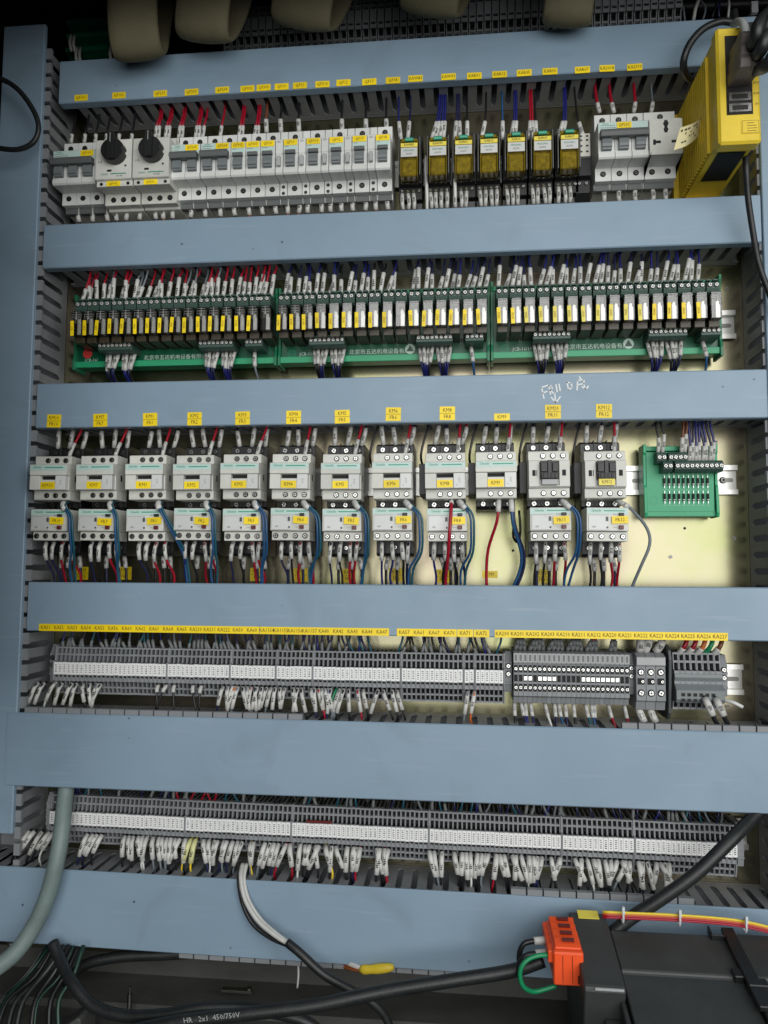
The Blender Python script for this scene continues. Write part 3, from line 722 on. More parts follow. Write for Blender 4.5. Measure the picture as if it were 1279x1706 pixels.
    for k, x in enumerate(RELX[i]):
        r = thing('plug_in_relay', '%s clear relay from the left on the %s green board' % (nth(k + 1), w), 'relay', (x, 0, ZR), 'clear relays on the %s green board' % w)
        obj('base', KB, r); obj('frame', KT, r); obj('coil', KS, r); obj('armature', KD, r); obj('cover', KC, r); obj('printed_lines', KP, r)
        if (i, k) not in ((0, 15), (1, 9), (2, 15)):
            yl = i == 2 and 1 < k < 11  # glare on these stickers is put in as a paler yellow
            sticker(r, 'KA%d' % (k + 1 + 16 * i), -.0042 + rnd.uniform(-.0005, .0004), BY - .0461, -.0065 + rnd.uniform(-.0006, .001), .0042, .0185, .0036, vertical=True, rot=rnd.uniform(-.05, .05), m='yellow_pale' if yl else 'yellow')
    # wires: top
    place = 'above the %s relay board' % w
    for k, x in enumerate(RELX[i]):
        xb = max(x0 + .009, min(x1 - .009, x)); none = {0: [], 1: [9], 2: [15]}[i]
        if k in none: continue
        nw = 2 if rnd.random() < .72 or i else 3
        dx = [-.0040, .0034] if nw == 2 else [-.0050, -.0012, .0040]
        lean = rnd.uniform(-.002, .006)
        for d in dx:
            col = 'red' if i == 0 else rnd.choice(['blue', 'navy', 'blackw', 'blue', 'navy'])
            if rnd.random() < (.25 if i == 0 else .12) : col = 'grey_w' if i == 0 else col
            a = Vector((xb + d, BY - .014 - rnd.uniform(0, .010), 1.7305)); ln = rnd.uniform(-.002, .010) + lean * .5; hz = rnd.uniform(.019, .032)
            p1 = a + Vector((ln * .75, -.001, hz)); p2 = Vector((p1.x + ln * .3, p1.y + .004, 1.7690)); p3 = p2 + Vector((rnd.uniform(-.003, .003), 0, .022))
            wire([a, p1, p2, p3], .00125, col, place, [(.0005, hz - rnd.uniform(.0, .002))], .0026)
    place = 'below the %s relay board' % w
    for (px, n) in xs:
        if n == 4:
            a = Vector((px - .004, BY - .008, 1.6670)); c = Vector((px - .0015, BY - .014, 1.646)); d = Vector((px + .001, BY + .004, 1.625)); e = Vector((px + .001, BY + .006, 1.610))
            wire([a, c, d, e], .0014, 'sky' if i else 'grey_w', place, [(0, .021)], .0026); continue
        for k in range(8):
            x = px + (k - 3.5) * .00535; g = px + (-.010 if k < 4 else .011)
            a = Vector((x, BY - .008 - (k % 2) * .003, 1.6670)); c = Vector((x * .55 + g * .45, BY - .014 - (k % 2) * .003, 1.643)); d = Vector((g + (k % 4 - 1.5) * .0016, BY + .002, 1.6290)); e = d + Vector((0, .006, -.02))
            wire([a, c, d, e], .0013, rnd.choice(['blue', 'navy', 'blue', 'blackw']), place, [(0, .0215 + rnd.uniform(-.002, .002))], .0024)
        for g in (-.010, .011):
            tie = MB().tube([(px + g + .0055 * math.cos(a), BY + .003 + .004 * math.sin(a), 1.6305) for a in [2 * math.pi * q / 10 for q in range(11)]], .0012, 5).mesh('cable_tie', ['tie'])
            tag(obj('cable_tie', tie), '%s small white cable tie from the left below the %s relay board' % (count('tie' + w), w), 'cable tie', 'cable ties below the relay boards')
for i in range(3): board(i)

# ------------------------------------------------------------------ row 3: contactors and overload relays
ZK = 1.507
KX = [U((a + b) / 2, 790, -.09).x for a, b in [(48.7, 111), (126, 190), (206, 272), (286, 351), (368, 431), (450, 514), (534, 599.5), (619.5, 686), (709, 776), (793, 862.5), (880, 951), (974, 1046)]]
KN = ['KM10', 'KM7', 'KM1', 'KM2', 'KM3', 'KM4', 'KM5', 'KM6', 'KM8', 'KM9', 'KM20', 'KM12']
FN = ['FR10', 'FR7', 'FR1', 'FR2', 'FR3', 'FR4', 'FR5', 'FR6', 'FR8', None, 'FR11', 'FR12']
HW = .0224
cb = MB(); cb.prism([(-.008, -.036), (-.044, -.036), (-.046, -.033), (-.052, -.033), (-.052, .0395), (-.046, .0405), (-.044, .0425), (-.008, .0425)], -HW + .0004, HW - .0004)
for x in (-.0068, .0078): cb.box(x - .0006, x + .0006, -.0525, -.044, .030, .0432); cb.box(x - .0006, x + .0006, -.0525, -.044, -.0365, -.028)
CBASE = cb.mesh('base', ['black'], .0004)
CSHELL = MB().prism([(-.0522, -.0262), (-.079, -.0262), (-.080, -.0252), (-.080, -.0152), (-.0522, -.0152)], -HW, HW)
CSHELL.prism([(-.0522, -.0150), (-.0830, -.0150), (-.0830, .0158), (-.0522, .0158)], -HW, HW); CSHELL.prism([(-.0522, .0160), (-.080, .0160), (-.080, .0255), (-.079, .0265), (-.0522, .0265)], -HW, HW)
CSHELL = CSHELL.mesh('shell', ['white'], .0004)
cf = MB(); cf.prism([(-.083, .0022), (-.0905, .0022), (-.0910, .0028), (-.0910, .0142), (-.0900, .0150), (-.083, .0150)], -HW - .0002, HW + .0002)
cf.box(-HW - .0002, -.0100, -.0902, -.083, -.0148, .0018); cf.box(-.0098, .0090, -.0894, -.083, -.0148, -.0030); cf.box(-.0098, .0090, -.0850, -.083, -.0030, .0018, 1); cf.box(.0092, .0216, -.0906, -.083, -.0148, .0018, 2)
cf.cyl((.0128, -.0900, -.0112), (.0128, -.0912, -.0112), .0006, 8, 1)
CFRONT = cf.mesh('front_cover', ['white', 'hole', 'panelwhite'], .0003)
TEALB = MB().box(-HW + .0003, HW - .0003, -.0002, 0, -.0034, .0030).mesh('print_panel', ['print_panel'])
def contactor(i):
    open_type = i >= 10
    x = KX[i]
    t = thing('contactor', 'white contactor tagged %s, %s from the left in its row' % (KN[i], nth(i + 1)) if not open_type else 'white contactor tagged %s with open black contact carrier' % KN[i], 'contactor', (x, 0, ZK + rnd.uniform(-.0006, .0006)), 'contactors in the middle row', (0, rnd.uniform(-.010, .010), rnd.uniform(-.012, .012)))
    obj('base', CBASE, t); obj('shell', CSHELL, t)
    sxs = (-.0062, .0048, .0158)
    for s in sxs:
        for z in (.0210, -.0208): obj('screw', SC25, t, (s, -.0802, z))
    for s in (-.0142, .0005, .0150):
        for z in (.0345, -.0300): obj('screw', SC30, t, (s, -.0523, z))
    if not open_type:
        f = obj('front_cover', CFRONT, t)
        p = obj('print_panel', TEALB, f, (0, -.0910, .0110)); 
        obj('lettering', text_mesh('Schneider', .0044, 'teal', .62), p, (-.0128, -.0006, .0008)); obj('green_bar', MB().box(-.0040, .0185, -.0004, -.0002, -.0002, .0010).mesh('green_bar', ['teal']) if 'gb' not in LOGO else LOGO['gb'], p)
        obj('lettering', text_mesh('LC1 D', .0026, 'inkgrey', .8, True), f, (.0158, -.0910, -.006))
        sticker(t, KN[i], -.0008 + rnd.uniform(-.0006, .0006), -.0896, -.0098, .0175, .0084, .0062, rot=rnd.uniform(-.03, .03))
    else:
        m = MB(); m.box(-HW, -.0110, -.0860, -.0830, -.0140, .0150); m.box(.0108, HW, -.0860, -.0830, -.0140, .0150); m.box(-.0110, .0108, -.0860, -.083, -.0140, -.0125)
        obj('front_cover', m.mesh('front_cover', ['white'], .0004), t)
        m = MB(); m.box(-.0100, .0100, -.0885, -.083, -.0060, .0145); m.box(-.0095, -.0025, -.0915, -.0880, .0020, .0120); m.box(.0030, .0095, -.0915, -.0880, .0020, .0120); m.box(-.0020, .0025, -.0900, -.0880, -.001, .0150); m.box(-.0090, .0090, -.0925, -.088, -.0055, .0005)
        for k in range(4): m.box(-.0075 + k * .004, -.0055 + k * .004, -.0935, -.092, -.0045, -.0005)
        obj('contact_carrier', m.mesh('contact_carrier', ['black'], .0004), t)
        obj('clip', MB().box(-.0088, .0088, -.0905, -.083, -.0124, -.0062).mesh('clip', ['lightgrey'], .0005), t)
        w = MB()
        for a, bq in ((-.0185, -.0150), (-.0140, -.0132), (.0140, .0180)): w.box(a, bq, -.0864, -.0858, -.0020, .0045)
        obj('side_slots', w.mesh('side_slots', ['hole']), t)
        if i == 11: sticker(t, KN[i], 0, -.0907, -.0092, .0172, .0070, .0054, m='yellow_pale')
    if i >= 8:
        obj('side_block', MB().box(-HW - .0085, -HW - .0004, -.062, -.010, -.0190, .0170).mesh('side_block', ['blackmatt'], .0006), t)
    vb = MB(); vb.box(HW - .0002, HW + .0002, -.070, -.066, -.0035, .0035); obj('side_vent', vb.mesh('side_vent', ['hole']), t)
LOGO['gb'] = MB().box(-.0040, .0185, -.0004, -.0002, -.0002, .0010).mesh('green_bar', ['teal'])
for i in range(12): contactor(i)
ob = MB(); ob.prism([(-.008, -.0370), (-.046, -.0370), (-.050, -.0340), (-.050, .0155), (-.040, .0200), (-.008, .0200)], -HW + .0006, HW - .0006)
for k in range(3): ob.box(-.0160 + k * .0147 - .0022, -.0160 + k * .0147 + .0022, -.048, -.030, .0195, .0270, 1)
OBASE = ob.mesh('base', ['black', 'steel_dark'], .0004)
os_ = MB(); os_.prism([(-.050, -.0092), (-.0845, -.0092), (-.0850, -.0086), (-.0850, .0160), (-.0840, .0168), (-.050, .0168)], -HW, HW)
os_.prism([(-.050, -.0200), (-.0800, -.0200), (-.0800, -.0096), (-.050, -.0096)], -HW + .0008, HW + .0002)
OSHELL = os_.mesh('shell', ['white'], .0004)
def overload(i):
    x = KX[i] + .0008
    t = thing('overload_relay', 'white overload relay tagged %s hanging below its contactor' % FN[i], 'overload relay', (x, 0, 1.4535 + rnd.uniform(-.0006, .0006)), 'overload relays below the contactors', (0, rnd.uniform(-.012, .012), rnd.uniform(-.012, .012)))
    obj('base', OBASE, t); obj('shell', OSHELL, t)
    p = obj('print_panel', TEALB, t, (0, -.0851, .0128)); obj('lettering', text_mesh('Schneider', .0044, 'teal', .62), p, (-.0118, -.0006, .0006)); obj('green_bar', LOGO['gb'], p)
    w = MB(); w.box(-.0205, .0010, -.0858, -.0851, -.0080, .0085)
    dial = obj('dial_window', w.mesh('dial_window', ['panelwhite'], .0002), t)
    d = MB(); d.box(-.0072, -.0032, -.0862, -.0857, .0062, .0078, 1); d.box(-.0020, .0006, -.0864, -.0857, .0018, .0066, 0); d.box(-.0012, .0006, -.0864, -.0857, -.0062, -.0042, 0); d.box(-.0205, .0010, -.0860, -.0857, .0082, .0085, 2)
    obj('dial_marks', d.mesh('dial_marks', ['darkgrey', 'panelwhite', 'inkgrey']), dial)
    obj('lettering', text_mesh('LRD', .0026, 'inkgrey'), dial, (-.0145, -.0864, -.0045))
    obj('reset_button', MB().box(.0118, .0172, -.0885, -.0850, .0078, .0108).mesh('reset_button', ['black'], .0004), t)
    obj('stop_button', MB().box(.0118, .0168, -.0880, -.0850, -.0070, -.0028).mesh('stop_button', ['darkred'], .0004), t)
    obj('lettering', text_mesh('RESET', .0018, 'inkgrey'), t, (.0080, -.0853, .0092)); obj('lettering', text_mesh('STOP', .0018, 'inkgrey'), t, (.0080, -.0853, -.0050))
    sticker(t, FN[i], .0120 + rnd.uniform(-.0015, .0015), -.0866, .0025 + rnd.uniform(-.0008, .0008), .0172, .0082, .0058, rot=rnd.uniform(-.08, .08))
    for s in (-.0170, -.0058, .0060, .0172): obj('screw', SC25, t, (s, -.0802, -.0148))
    for s in (-.0150, .0002, .0155): obj('screw', SC25, t, (s, -.0502, -.0270))
for i in range(12):
    if FN[i]: overload(i)
# their wires
for i in range(12):
    x = KX[i]; n = KN[i]; pl_ = 'above contactor %s' % n
    for s, col in ((-.0142, rnd.choice(['navy', 'blackw'])), (.0005, 'navy')):
        ln = rnd.uniform(-.004, .005)
        wire([(x + s, -.044, 1.5475), (x + s + ln, -.045, 1.5680), (x + s + ln * 1.6, -.040, 1.590)], .0015, col, pl_, [(.001, .0225 + rnd.uniform(-.003, .002))], .0028)
    ln = rnd.uniform(.002, .010)
    wire([(x + .0125, -.068, 1.5290), (x + .0130 + ln * .3, -.066, 1.5435), (x + .0130 + ln, -.056, 1.5660), (x + .013 + ln * 1.4, -.046, 1.592)], .0015, 'red', pl_, [(.004, .0240)], .0023)
    wire([(x + .0170, -.044, 1.5470), (x + .0185 + rnd.uniform(-.001, .005), -.046, 1.5670), (x + .022, -.040, 1.59)], .0015, 'red' if i in (8, 9) else 'blackw', pl_, [(.001, .0230)], .0027)
    if i >= 7:
        wire([(x - .028, -.030, 1.5230), (x - .030, -.050, 1.532), (x - .0275, -.052, 1.548), (x - .020, -.045, 1.575), (x - .018, -.040, 1.59)], .0014, 'blackw', 'beside contactor %s' % n)
for i in range(12):
    x = KX[i]; n = KN[i]
    # coil wires leaving at the lower right corner
    if i == 11:
        wire([(x + .013, -.068, 1.4800), (x + .021, -.080, 1.4735), (x + .031, -.078, 1.4660), (x + .046, -.072, 1.448), (x + .049, -.070, 1.430), (x + .040, -.066, 1.406), (x + .033, -.055, 1.384), (x + .032, -.05, 1.37)], .0017, 'grey_w', 'right of overload relay FR12', [(.002, .021)], .0030, label='grey wire curving away to the right of overload relay FR12')
    elif i == 9:
        wire([(x + .003, -.060, 1.4850), (x + .002, -.078, 1.474), (x + .000, -.078, 1.455), (x - .009, -.060, 1.425), (x - .011, -.050, 1.395), (x - .0095, -.045, 1.37)], .0017, 'red', 'below contactor KM9', [(.006, .030)], .0030)
        wire([(x + .016, -.060, 1.4850), (x + .0165, -.078, 1.474), (x + .018, -.078, 1.452), (x + .028, -.062, 1.420), (x + .026, -.052, 1.398), (x + .014, -.045, 1.37)], .0018, 'sky', 'below contactor KM9', [(.006, .030)], .0032)
        wire([(x + .018, -.058, 1.4850), (x + .019, -.073, 1.474), (x + .020, -.074, 1.452), (x + .031, -.058, 1.420), (x + .030, -.048, 1.398), (x + .018, -.042, 1.37)], .0018, 'navy', 'below contactor KM9')
        wire([(x + .019, -.050, 1.476), (x + .020, -.060, 1.455), (x + .019, -.062, 1.440), (x + .024, -.058, 1.433), (x + .028, -.050, 1.445), (x + .027, -.046, 1.470)], .0014, 'blackw', 'below contactor KM9')
    else:
        big = rnd.uniform(.8, 1.25)
        for k, col in enumerate(('sky', 'teal_w') if i not in (4, 10) else ('sky', 'sky')):
            o2 = k * .0032
            if i == 2: P = [(x + .012 + o2, -.066, 1.4810), (x + .017 + o2, -.086, 1.4745), (x + .024 + o2, -.090, 1.463), (x + .034 + o2, -.080, 1.440), (x + .041 + o2, -.064, 1.415), (x + .043 + o2, -.05, 1.370)]
            else: P = [(x + .012 + o2, -.066, 1.4810), (x + .017 + o2, -.085 - k * .002, 1.4745), (x + .0225 * big + .004 + o2, -.089, 1.462), (x + .0280 * big + o2, -.088, 1.442), (x + .0265 * big + o2, -.080, 1.420), (x + .020 + o2 + rnd.uniform(-.004, .004), -.064, 1.400), (x + .017 + o2, -.05, 1.370)]
            wire(P, .0014, col, 'beside overload relay %s' % FN[i], [(.012, .029)] if k == 0 else [], .0036)
    if i == 8: wire([(x + .006, -.062, 1.4830), (x + .006, -.084, 1.4745), (x + .0055, -.092, 1.462), (x + .004, -.094, 1.440), (x + .002, -.080, 1.415), (x - .001, -.058, 1.390), (x - .001, -.05, 1.37)], .0019, 'red', 'in front of overload relay FR8', [(.010, .022)], .0026)
    if not FN[i]: continue
    pl_ = 'below overload relay %s' % FN[i]
    cols = [['navy', 'navy', 'red', 'red'], ['navy', 'blackw', 'red', 'red'], ['navy', 'blackw', 'red', 'red'], ['blue', 'blackw', 'red', 'red'], ['navy', 'blackw', 'red', 'red'], ['navy', 'blackw', 'red', 'red'], ['navy', 'blackw', 'red', 'red'], ['blue', 'blue', 'blackw', 'navy'], ['blue', 'blackw', 'blackw', 'navy'], None, ['blackw', 'blackw', 'red', 'red'], ['blackw', 'blackw', 'red', 'red']][i]
    for k, s in enumerate((-.0135, -.0025, .0085, .0175)):
        ln = rnd.uniform(-.004, .003)
        wire([(x + s, -.052, 1.4350), (x + s + ln * .3, -.066, 1.4300), (x + s + ln, -.064, 1.4110), (x + s + ln + rnd.uniform(-.005, .005), -.050, 1.392), (x + s + ln, -.044, 1.370)], .0013 if k < 2 else .0015, cols[k], pl_, [(.010 + rnd.uniform(0, .003), .035 + rnd.uniform(-.003, .003))], .0023 + rnd.uniform(-.0002, .0004))
    for k, s in enumerate((-.008, .004, .014)):
        ln = rnd.uniform(-.003, .005)
        wire([(x + s, -.036, 1.4180), (x + s + ln, -.040, 1.4070), (x + s + ln * 1.3, -.038, 1.392), (x + s + ln, -.036, 1.37)], .0017, rnd.choice(['blackw', 'blackw', 'navy']), 'behind those of relay %s' % FN[i], [(.002, .018)], .0028)

# diode module
def diode_board():
    x0, x1, z0, z1 = .2095, .2895, 1.4640, 1.5480; xc = (x0 + x1) / 2; zc = 1.506
    t = thing('diode_module', 'small green diode board on the right end of the contactor rail', 'circuit board', (xc, 0, zc))
    W = .0400
    c = MB(); c.box(-W, W, -.030, -.0085, -.0420, -.0350); c.box(-W, W, -.030, -.0085, .0345, .0400); c.box(-W, W, -.016, -.0085, -.0345, .0340)
    obj('carrier', c.mesh('carrier', ['green_bright'], .0005), t)
    for s in (-1, 1): obj('end_bracket', MB().prism([(-.0085, -.0430), (-.033, -.0430), (-.0350, -.038), (-.0330, -.008), (-.031, -.006), (-.031, .030), (-.0330, .032), (-.0330, .0420), (-.0085, .0420)], s * W - .0012, s * W + .0022).mesh('end_bracket', ['green_bright'], .0005), t)
    obj('circuit_board', MB().box(-W + .0025, W - .0025, -.0310, -.0295, -.0360, .0330).mesh('circuit_board', ['green_bright']), t)
    def row(xa, n, z, dy):
        b = MB(); w = n * .0053
        b.prism([(-.0310, -.006), (-.043 + dy, -.006), (-.047 + dy, -.003), (-.047 + dy, .004), (-.043 + dy, .007), (-.0310, .007)], 0, w)
        q = obj('terminal_block', b.mesh('terminal_block', ['plug_green'], .0003), t, (xa, 0, z))
        for k in range(n): obj('screw', SC22W, q, ((k + .5) * .0053, -.0472 + dy, .0005))
    row(-.0292, 2, .0240, 0); row(-.0165, 4, .0240, 0); row(-.0235, 2, .0135, -.004); row(-.0105, 10, .0135, -.004)
    D = MB(); D.cyl((0, -.0330, -.0042), (0, -.0330, .0042), .0014, 8, 0); D.box(-.0003, .0003, -.0333, -.0327, -.0075, .0075, 1); D.cyl((0, -.0330, -.0034), (0, -.0330, -.0024), .00148, 8, 1)
    D = D.mesh('diode', ['black', 'silver_foil'])
    for r in range(2):
        for k in range(10): obj('diode', D, t, (-.0180 + k * .00535, 0, -.0020 - r * .0180))
    s = MB()
    for r in range(2):
        for k in range(10): s.box(-.0195 + k * .00535, -.0165 + k * .00535, -.0314, -.0311, -.0112 - r * .0180, -.0108 - r * .0180); s.box(-.0186 + k * .00535, -.0174 + k * .00535, -.0314, -.0311, .0068 - r * .0180, .0073 - r * .0180)
    obj('silk_print', s.mesh('silk_print', ['silk']), t)
    rg = MB()
    for q in range(16):
        a, bq = 2 * math.pi * q / 16, 2 * math.pi * (q + .8) / 16
        rg.add([(math.cos(g) * rr, -.0314, math.sin(g) * rr) for g, rr in ((a, .0045), (bq, .0045), (bq, .0040), (a, .0040))], [(0, 1, 2, 3)])
    lg = obj('logo', rg.mesh('logo', ['teal']), t, (-.0300, 0, -.0235))
    for k, dx in enumerate([-.0265, -.0215, -.0005, .0035] + [.0075 + .0038 * j for j in range(8)]):
        a = Vector((xc + dx, -.040, zc + (.0300 if k < 4 else .0200))); top = k % 2
        wire([a, a + Vector((rnd.uniform(0, .003), -.002, .016 + .006 * top)), Vector((a.x + rnd.uniform(-.003, .003), -.042, 1.5700)), Vector((a.x, -.036, 1.592))], .0014, 'blackw' if k < 2 else ('brown' if k < 4 else rnd.choice(['blue', 'navy', 'blue'])), 'above the green diode board', [(.001, .018 + .004 * top)], .0023)
diode_board()

# ------------------------------------------------------------------ rows 4 and 5: terminal strips
TP = .0052
def terminal_mesh():
    b = MB(); w = TP / 2 - .0001
    core = [(-.008, -.0300), (-.032, -.0300), (-.035, -.0160), (-.0462, -.0150), (-.0470, -.0085), (-.0470, .0075), (-.0370, .0080), (-.0345, .0235), (-.008, .0235)]
    b.prism(core, -w + .0006, w - .0006, 1)
    out = [(-.008, -.0312), (-.0385, -.0312), (-.0425, -.0155), (-.0478, -.0145), (-.0490, -.0080), (-.0490, .0080), (-.0450, .0085), (-.0425, .0248), (-.008, .0248)]
    for s in (-1, 1):
        a, c = (-w, -w + .0007) if s < 0 else (w - .0007, w)
        b.prism(out, a, c)
    b.box(-w, w, -.0488, -.046, -.0080, .0076); b.box(-w, w, -.0475, -.040, -.0150, -.0105); b.box(-w, w, -.0436, -.038, .0150, .0172); b.box(-w, w, -.0426, -.036, .0232, .0250); b.box(-w, w, -.0404, -.034, -.0240, -.0220); b.box(-w, w, -.0388, -.032, -.0314, -.0294)
    return b.mesh('terminal_block', ['term_grey', 'term_hole'])
TERM = terminal_mesh()
def tagm(seed):
    r = random.Random(seed); b = MB(); b.box(-.00245, .00245, -.0502, -.0488, -.0070, .0074)
    for k in range(5):
        z = -.0045 + k * .0021; b.box(-.0009 - r.uniform(0, .0004), .0007 + r.uniform(0, .0006), -.05035, -.0501, z, z + r.uniform(.0006, .0012), 1)
    return b.mesh('marker_tag', ['tagwhite', 'inkgrey'])
TAGS = [tagm(i) for i in range(7)]
ENDP = MB().prism([(-.008, -.0318), (-.0395, -.0318), (-.0435, -.0158), (-.0488, -.0148), (-.0500, -.0080), (-.0500, .0090), (-.0460, .0095), (-.0435, .0262), (-.008, .0262)], -.0009, .0009).mesh('end_plate', ['term_grey'], .0003)
ENDB = MB(); ENDB.prism([(-.004, -.024), (-.034, -.022), (-.036, -.010), (-.036, .012), (-.030, .024), (-.004, .024)], -.0040, .0040)
for z in (-.012, -.004, .004, .012): ENDB.box(-.0042, .0042, -.0368, -.035, z - .0012, z + .0012)
ENDB = ENDB.mesh('end_bracket', ['term_grey'], .0004)
SLOPE5 = .0072
def strip(label, x0, x1, zc, rot, group, brk=False):
    xc = (x0 + x1) / 2; n = int((x1 - x0 - .0018) / TP)
    p = (x1 - x0 - .0019) / n
    t = thing('terminal_strip', label, 'terminal strip', (xc, 0, zc), group, (0, rot, 0))
    for i in range(n):
        x = -(x1 - x0) / 2 + .0019 + (i + .5) * p
        o = obj('terminal_block', TERM, t, (x, 0, rnd.uniform(-.0002, .0002))); o.scale = (p / TP, 1, 1)
        obj('marker_tag', rnd.choice(TAGS), o, (0, 0, rnd.uniform(-.0002, .0002)))
    obj('end_plate', ENDP, t, (-(x1 - x0) / 2 + .0009, 0, 0))
    if brk: obj('end_plate', ENDP, t, ((x1 - x0) / 2 + .0012, 0, 0))
    return n
S4 = [-.4942, -.3520, -.2750, -.2198, -.1760, -.0727, -.0007, .0120, .0452]
for i in range(8):
    strip('%s from the left of the grey terminal strips in the upper terminal row' % nth(i + 1), S4[i], S4[i + 1] - .0002, 1.2800, 0, 'upper row of grey terminal strips', i == 7)
S5 = [-.4925, -.3252, -.1986, -.0403, .1074, .1863, .2957]
def z5(x): return 1.1044 - (x + .4925) * math.tan(SLOPE5)
for i in range(6):
    strip('%s from the left of the grey terminal strips in the lower terminal row' % nth(i + 1), S5[i], S5[i + 1] - .0002, z5((S5[i] + S5[i + 1]) / 2), SLOPE5, 'lower row of grey terminal strips', i == 5)
b = MB()
rc = obj('jumper_bar', MB().box(U(510, 1365, -.05).x, U(553, 1365, -.05).x, -.0515, -.049, z5(-.15) + .0085, z5(-.15) + .0115).mesh('jumper_bar', ['darkred'], .0003)); tag(rc, 'dark red jumper bar lying on the lower terminal row', 'jumper bar')
for x, lab in ((-.5015, 'left end bracket of the upper terminal row'), (.0515, 'end bracket between fine terminals and screw terminals'), (.1895, 'end bracket right of the long screw terminal strip'), (.2905, 'end bracket at the right of the upper terminal row')):
    o = tag(obj('rail_end_bracket', ENDB, None, (x, 0, 1.2830)), 'grey ' + lab, 'end bracket', 'rail end brackets')
    obj('screw', SC25, o, (0, -.0370, .008)); obj('screw', SC25, o, (0, -.0370, -.001))
for x, lab in ((-.4990, 'left'), (.3030, 'right')):
    o = tag(obj('rail_end_bracket', ENDB, None, (x, 0, z5(x))), 'grey end bracket at the %s end of the lower terminal row' % lab, 'end bracket', 'rail end brackets')
# screw terminals
def screw_term():
    b = MB(); w = .0026
    b.prism([(-.008, -.0290), (-.040, -.0290), (-.043, -.0220), (-.0480, -.0200), (-.0480, .0160), (-.0500, .0165), (-.0500, .0285), (-.040, .0300), (-.008, .0300)], -w, w)
    for z in (.0105, -.0105): b.box(-w + .0005, w - .0005, -.0484, -.046, z - .0044, z + .0044, 1)
    b.box(-w + .0005, w - .0005, -.0484, -.046, -.0040, .0040, 1)
    return b.mesh('terminal_block', ['term_grey', 'term_hole'], .0002)
STM = screw_term(); SC16 = screw_mesh(.0020, depth=.0009)
BRIDGE = MB().box(-.0022, .0022, -.0500, -.0475, -.0026, .0026).mesh('bridge_bar', ['steel'], .0004)
t = thing('screw_terminal_strip', 'long strip of grey screw terminals with shiny bridge bar', 'terminal strip', (.1208, 0, 1.2790))
for k in range(24):
    x = (k - 11.5) * .00535
    o = obj('terminal_block', STM, t, (x, 0, 0))
    obj('screw', SC16, o, (0, -.0484, .0105)); obj('screw', SC16, o, (0, -.0484, -.0105))
    if k in (2, 3, 5, 6, 7, 8, 14, 15, 16, 17, 18, 19, 20, 21): obj('bridge_bar', BRIDGE, o)
ms = obj('marker_rail', MB().box(-12 * .00535, 12 * .00535, -.0507, -.0499, .0180, .0280).mesh('marker_rail', ['lightgrey'], .0002), t)
mk = MB()
for k in range(24): mk.box((k - 11.5) * .00535 - .0012, (k - 11.5) * .00535 + .0012, -.0510, -.0506, .0195, .0265); mk.box((k - 12) * .00535 - .0001, (k - 12) * .00535 + .0001, -.0510, -.0506, .0182, .0278)
obj('printed_marks', mk.mesh('printed_marks', ['inkgrey']), ms)
t = thing('screw_terminal_strip', 'short group of three wide grey screw terminals', 'terminal strip', (.2078, 0, 1.2790))
for k in range(3):
    b = MB(); w = .0052
    b.prism([(-.008, -.0330), (-.044, -.0330), (-.047, -.0240), (-.0500, -.0220), (-.0500, .0160), (-.0520, .0165), (-.0520, .0265), (-.042, .0300), (-.008, .0300)], -w, w)
    for z in (.0095, -.0135): b.cyl((0, -.0504, z), (0, -.0490, z), .0042, 14, 1)
    b.box(-.004, .004, -.0505, -.049, -.0045, .0030, 1)
    o = obj('terminal_block', b.mesh('terminal_block', ['term_grey', 'term_hole'], .0003), t, ((k - 1) * .0107, 0, 0))
    obj('screw', SC30, o, (0, -.0502, .0095)); obj('screw', SC30, o, (0, -.0502, -.0135)); obj('screw', SC18, o, (.0015, -.0502, -.0008))
obj('marker_rail', MB().box(-.0155, .0155, -.0527, -.0519, .0175, .0258).mesh('marker_rail', ['lightgrey'], .0002), t)
t = thing('end_barrier', 'dark upright barrier plate beside the green-grey spring terminals', 'barrier', (.2285, 0, 1.2790))
obj('plate', MB().prism([(-.004, -.044), (-.038, -.044), (-.046, -.036), (-.050, -.006), (-.053, .024), (-.050, .034), (-.040, .039), (-.004, .039)], -.0016, .0016).mesh('plate', ['darkgrey'], .0004), t)
t = thing('terminal_strip', 'group of eight stepped spring terminals at the right end', 'terminal strip', (.2590, 0, 1.2800))
for k in range(8):
    o = obj('terminal_block', TERM, t, ((k - 3.5) * .0064, 0, .0020)); o.scale = (1.2, 1, 1.12)
sl = MB()
sl.prism([(-.010, -.024), (-.053, -.024), (-.056, -.020), (-.056, -.010), (-.048, -.003), (-.0505, .0035), (-.0495, .0075), (-.010, .0075)], -.0255, .0262)
for k in range(6): sl.box(-.0205 + k * .0064, -.0161 + k * .0064, -.0566, -.055, -.0165, -.0125, 1); sl.box(-.0205 + k * .0064, -.0161 + k * .0064, -.0566, -.055, -.0225, -.0185, 1)
obj('connector_row', sl.mesh('connector_row', ['midgrey', 'term_hole'], .0004), t)

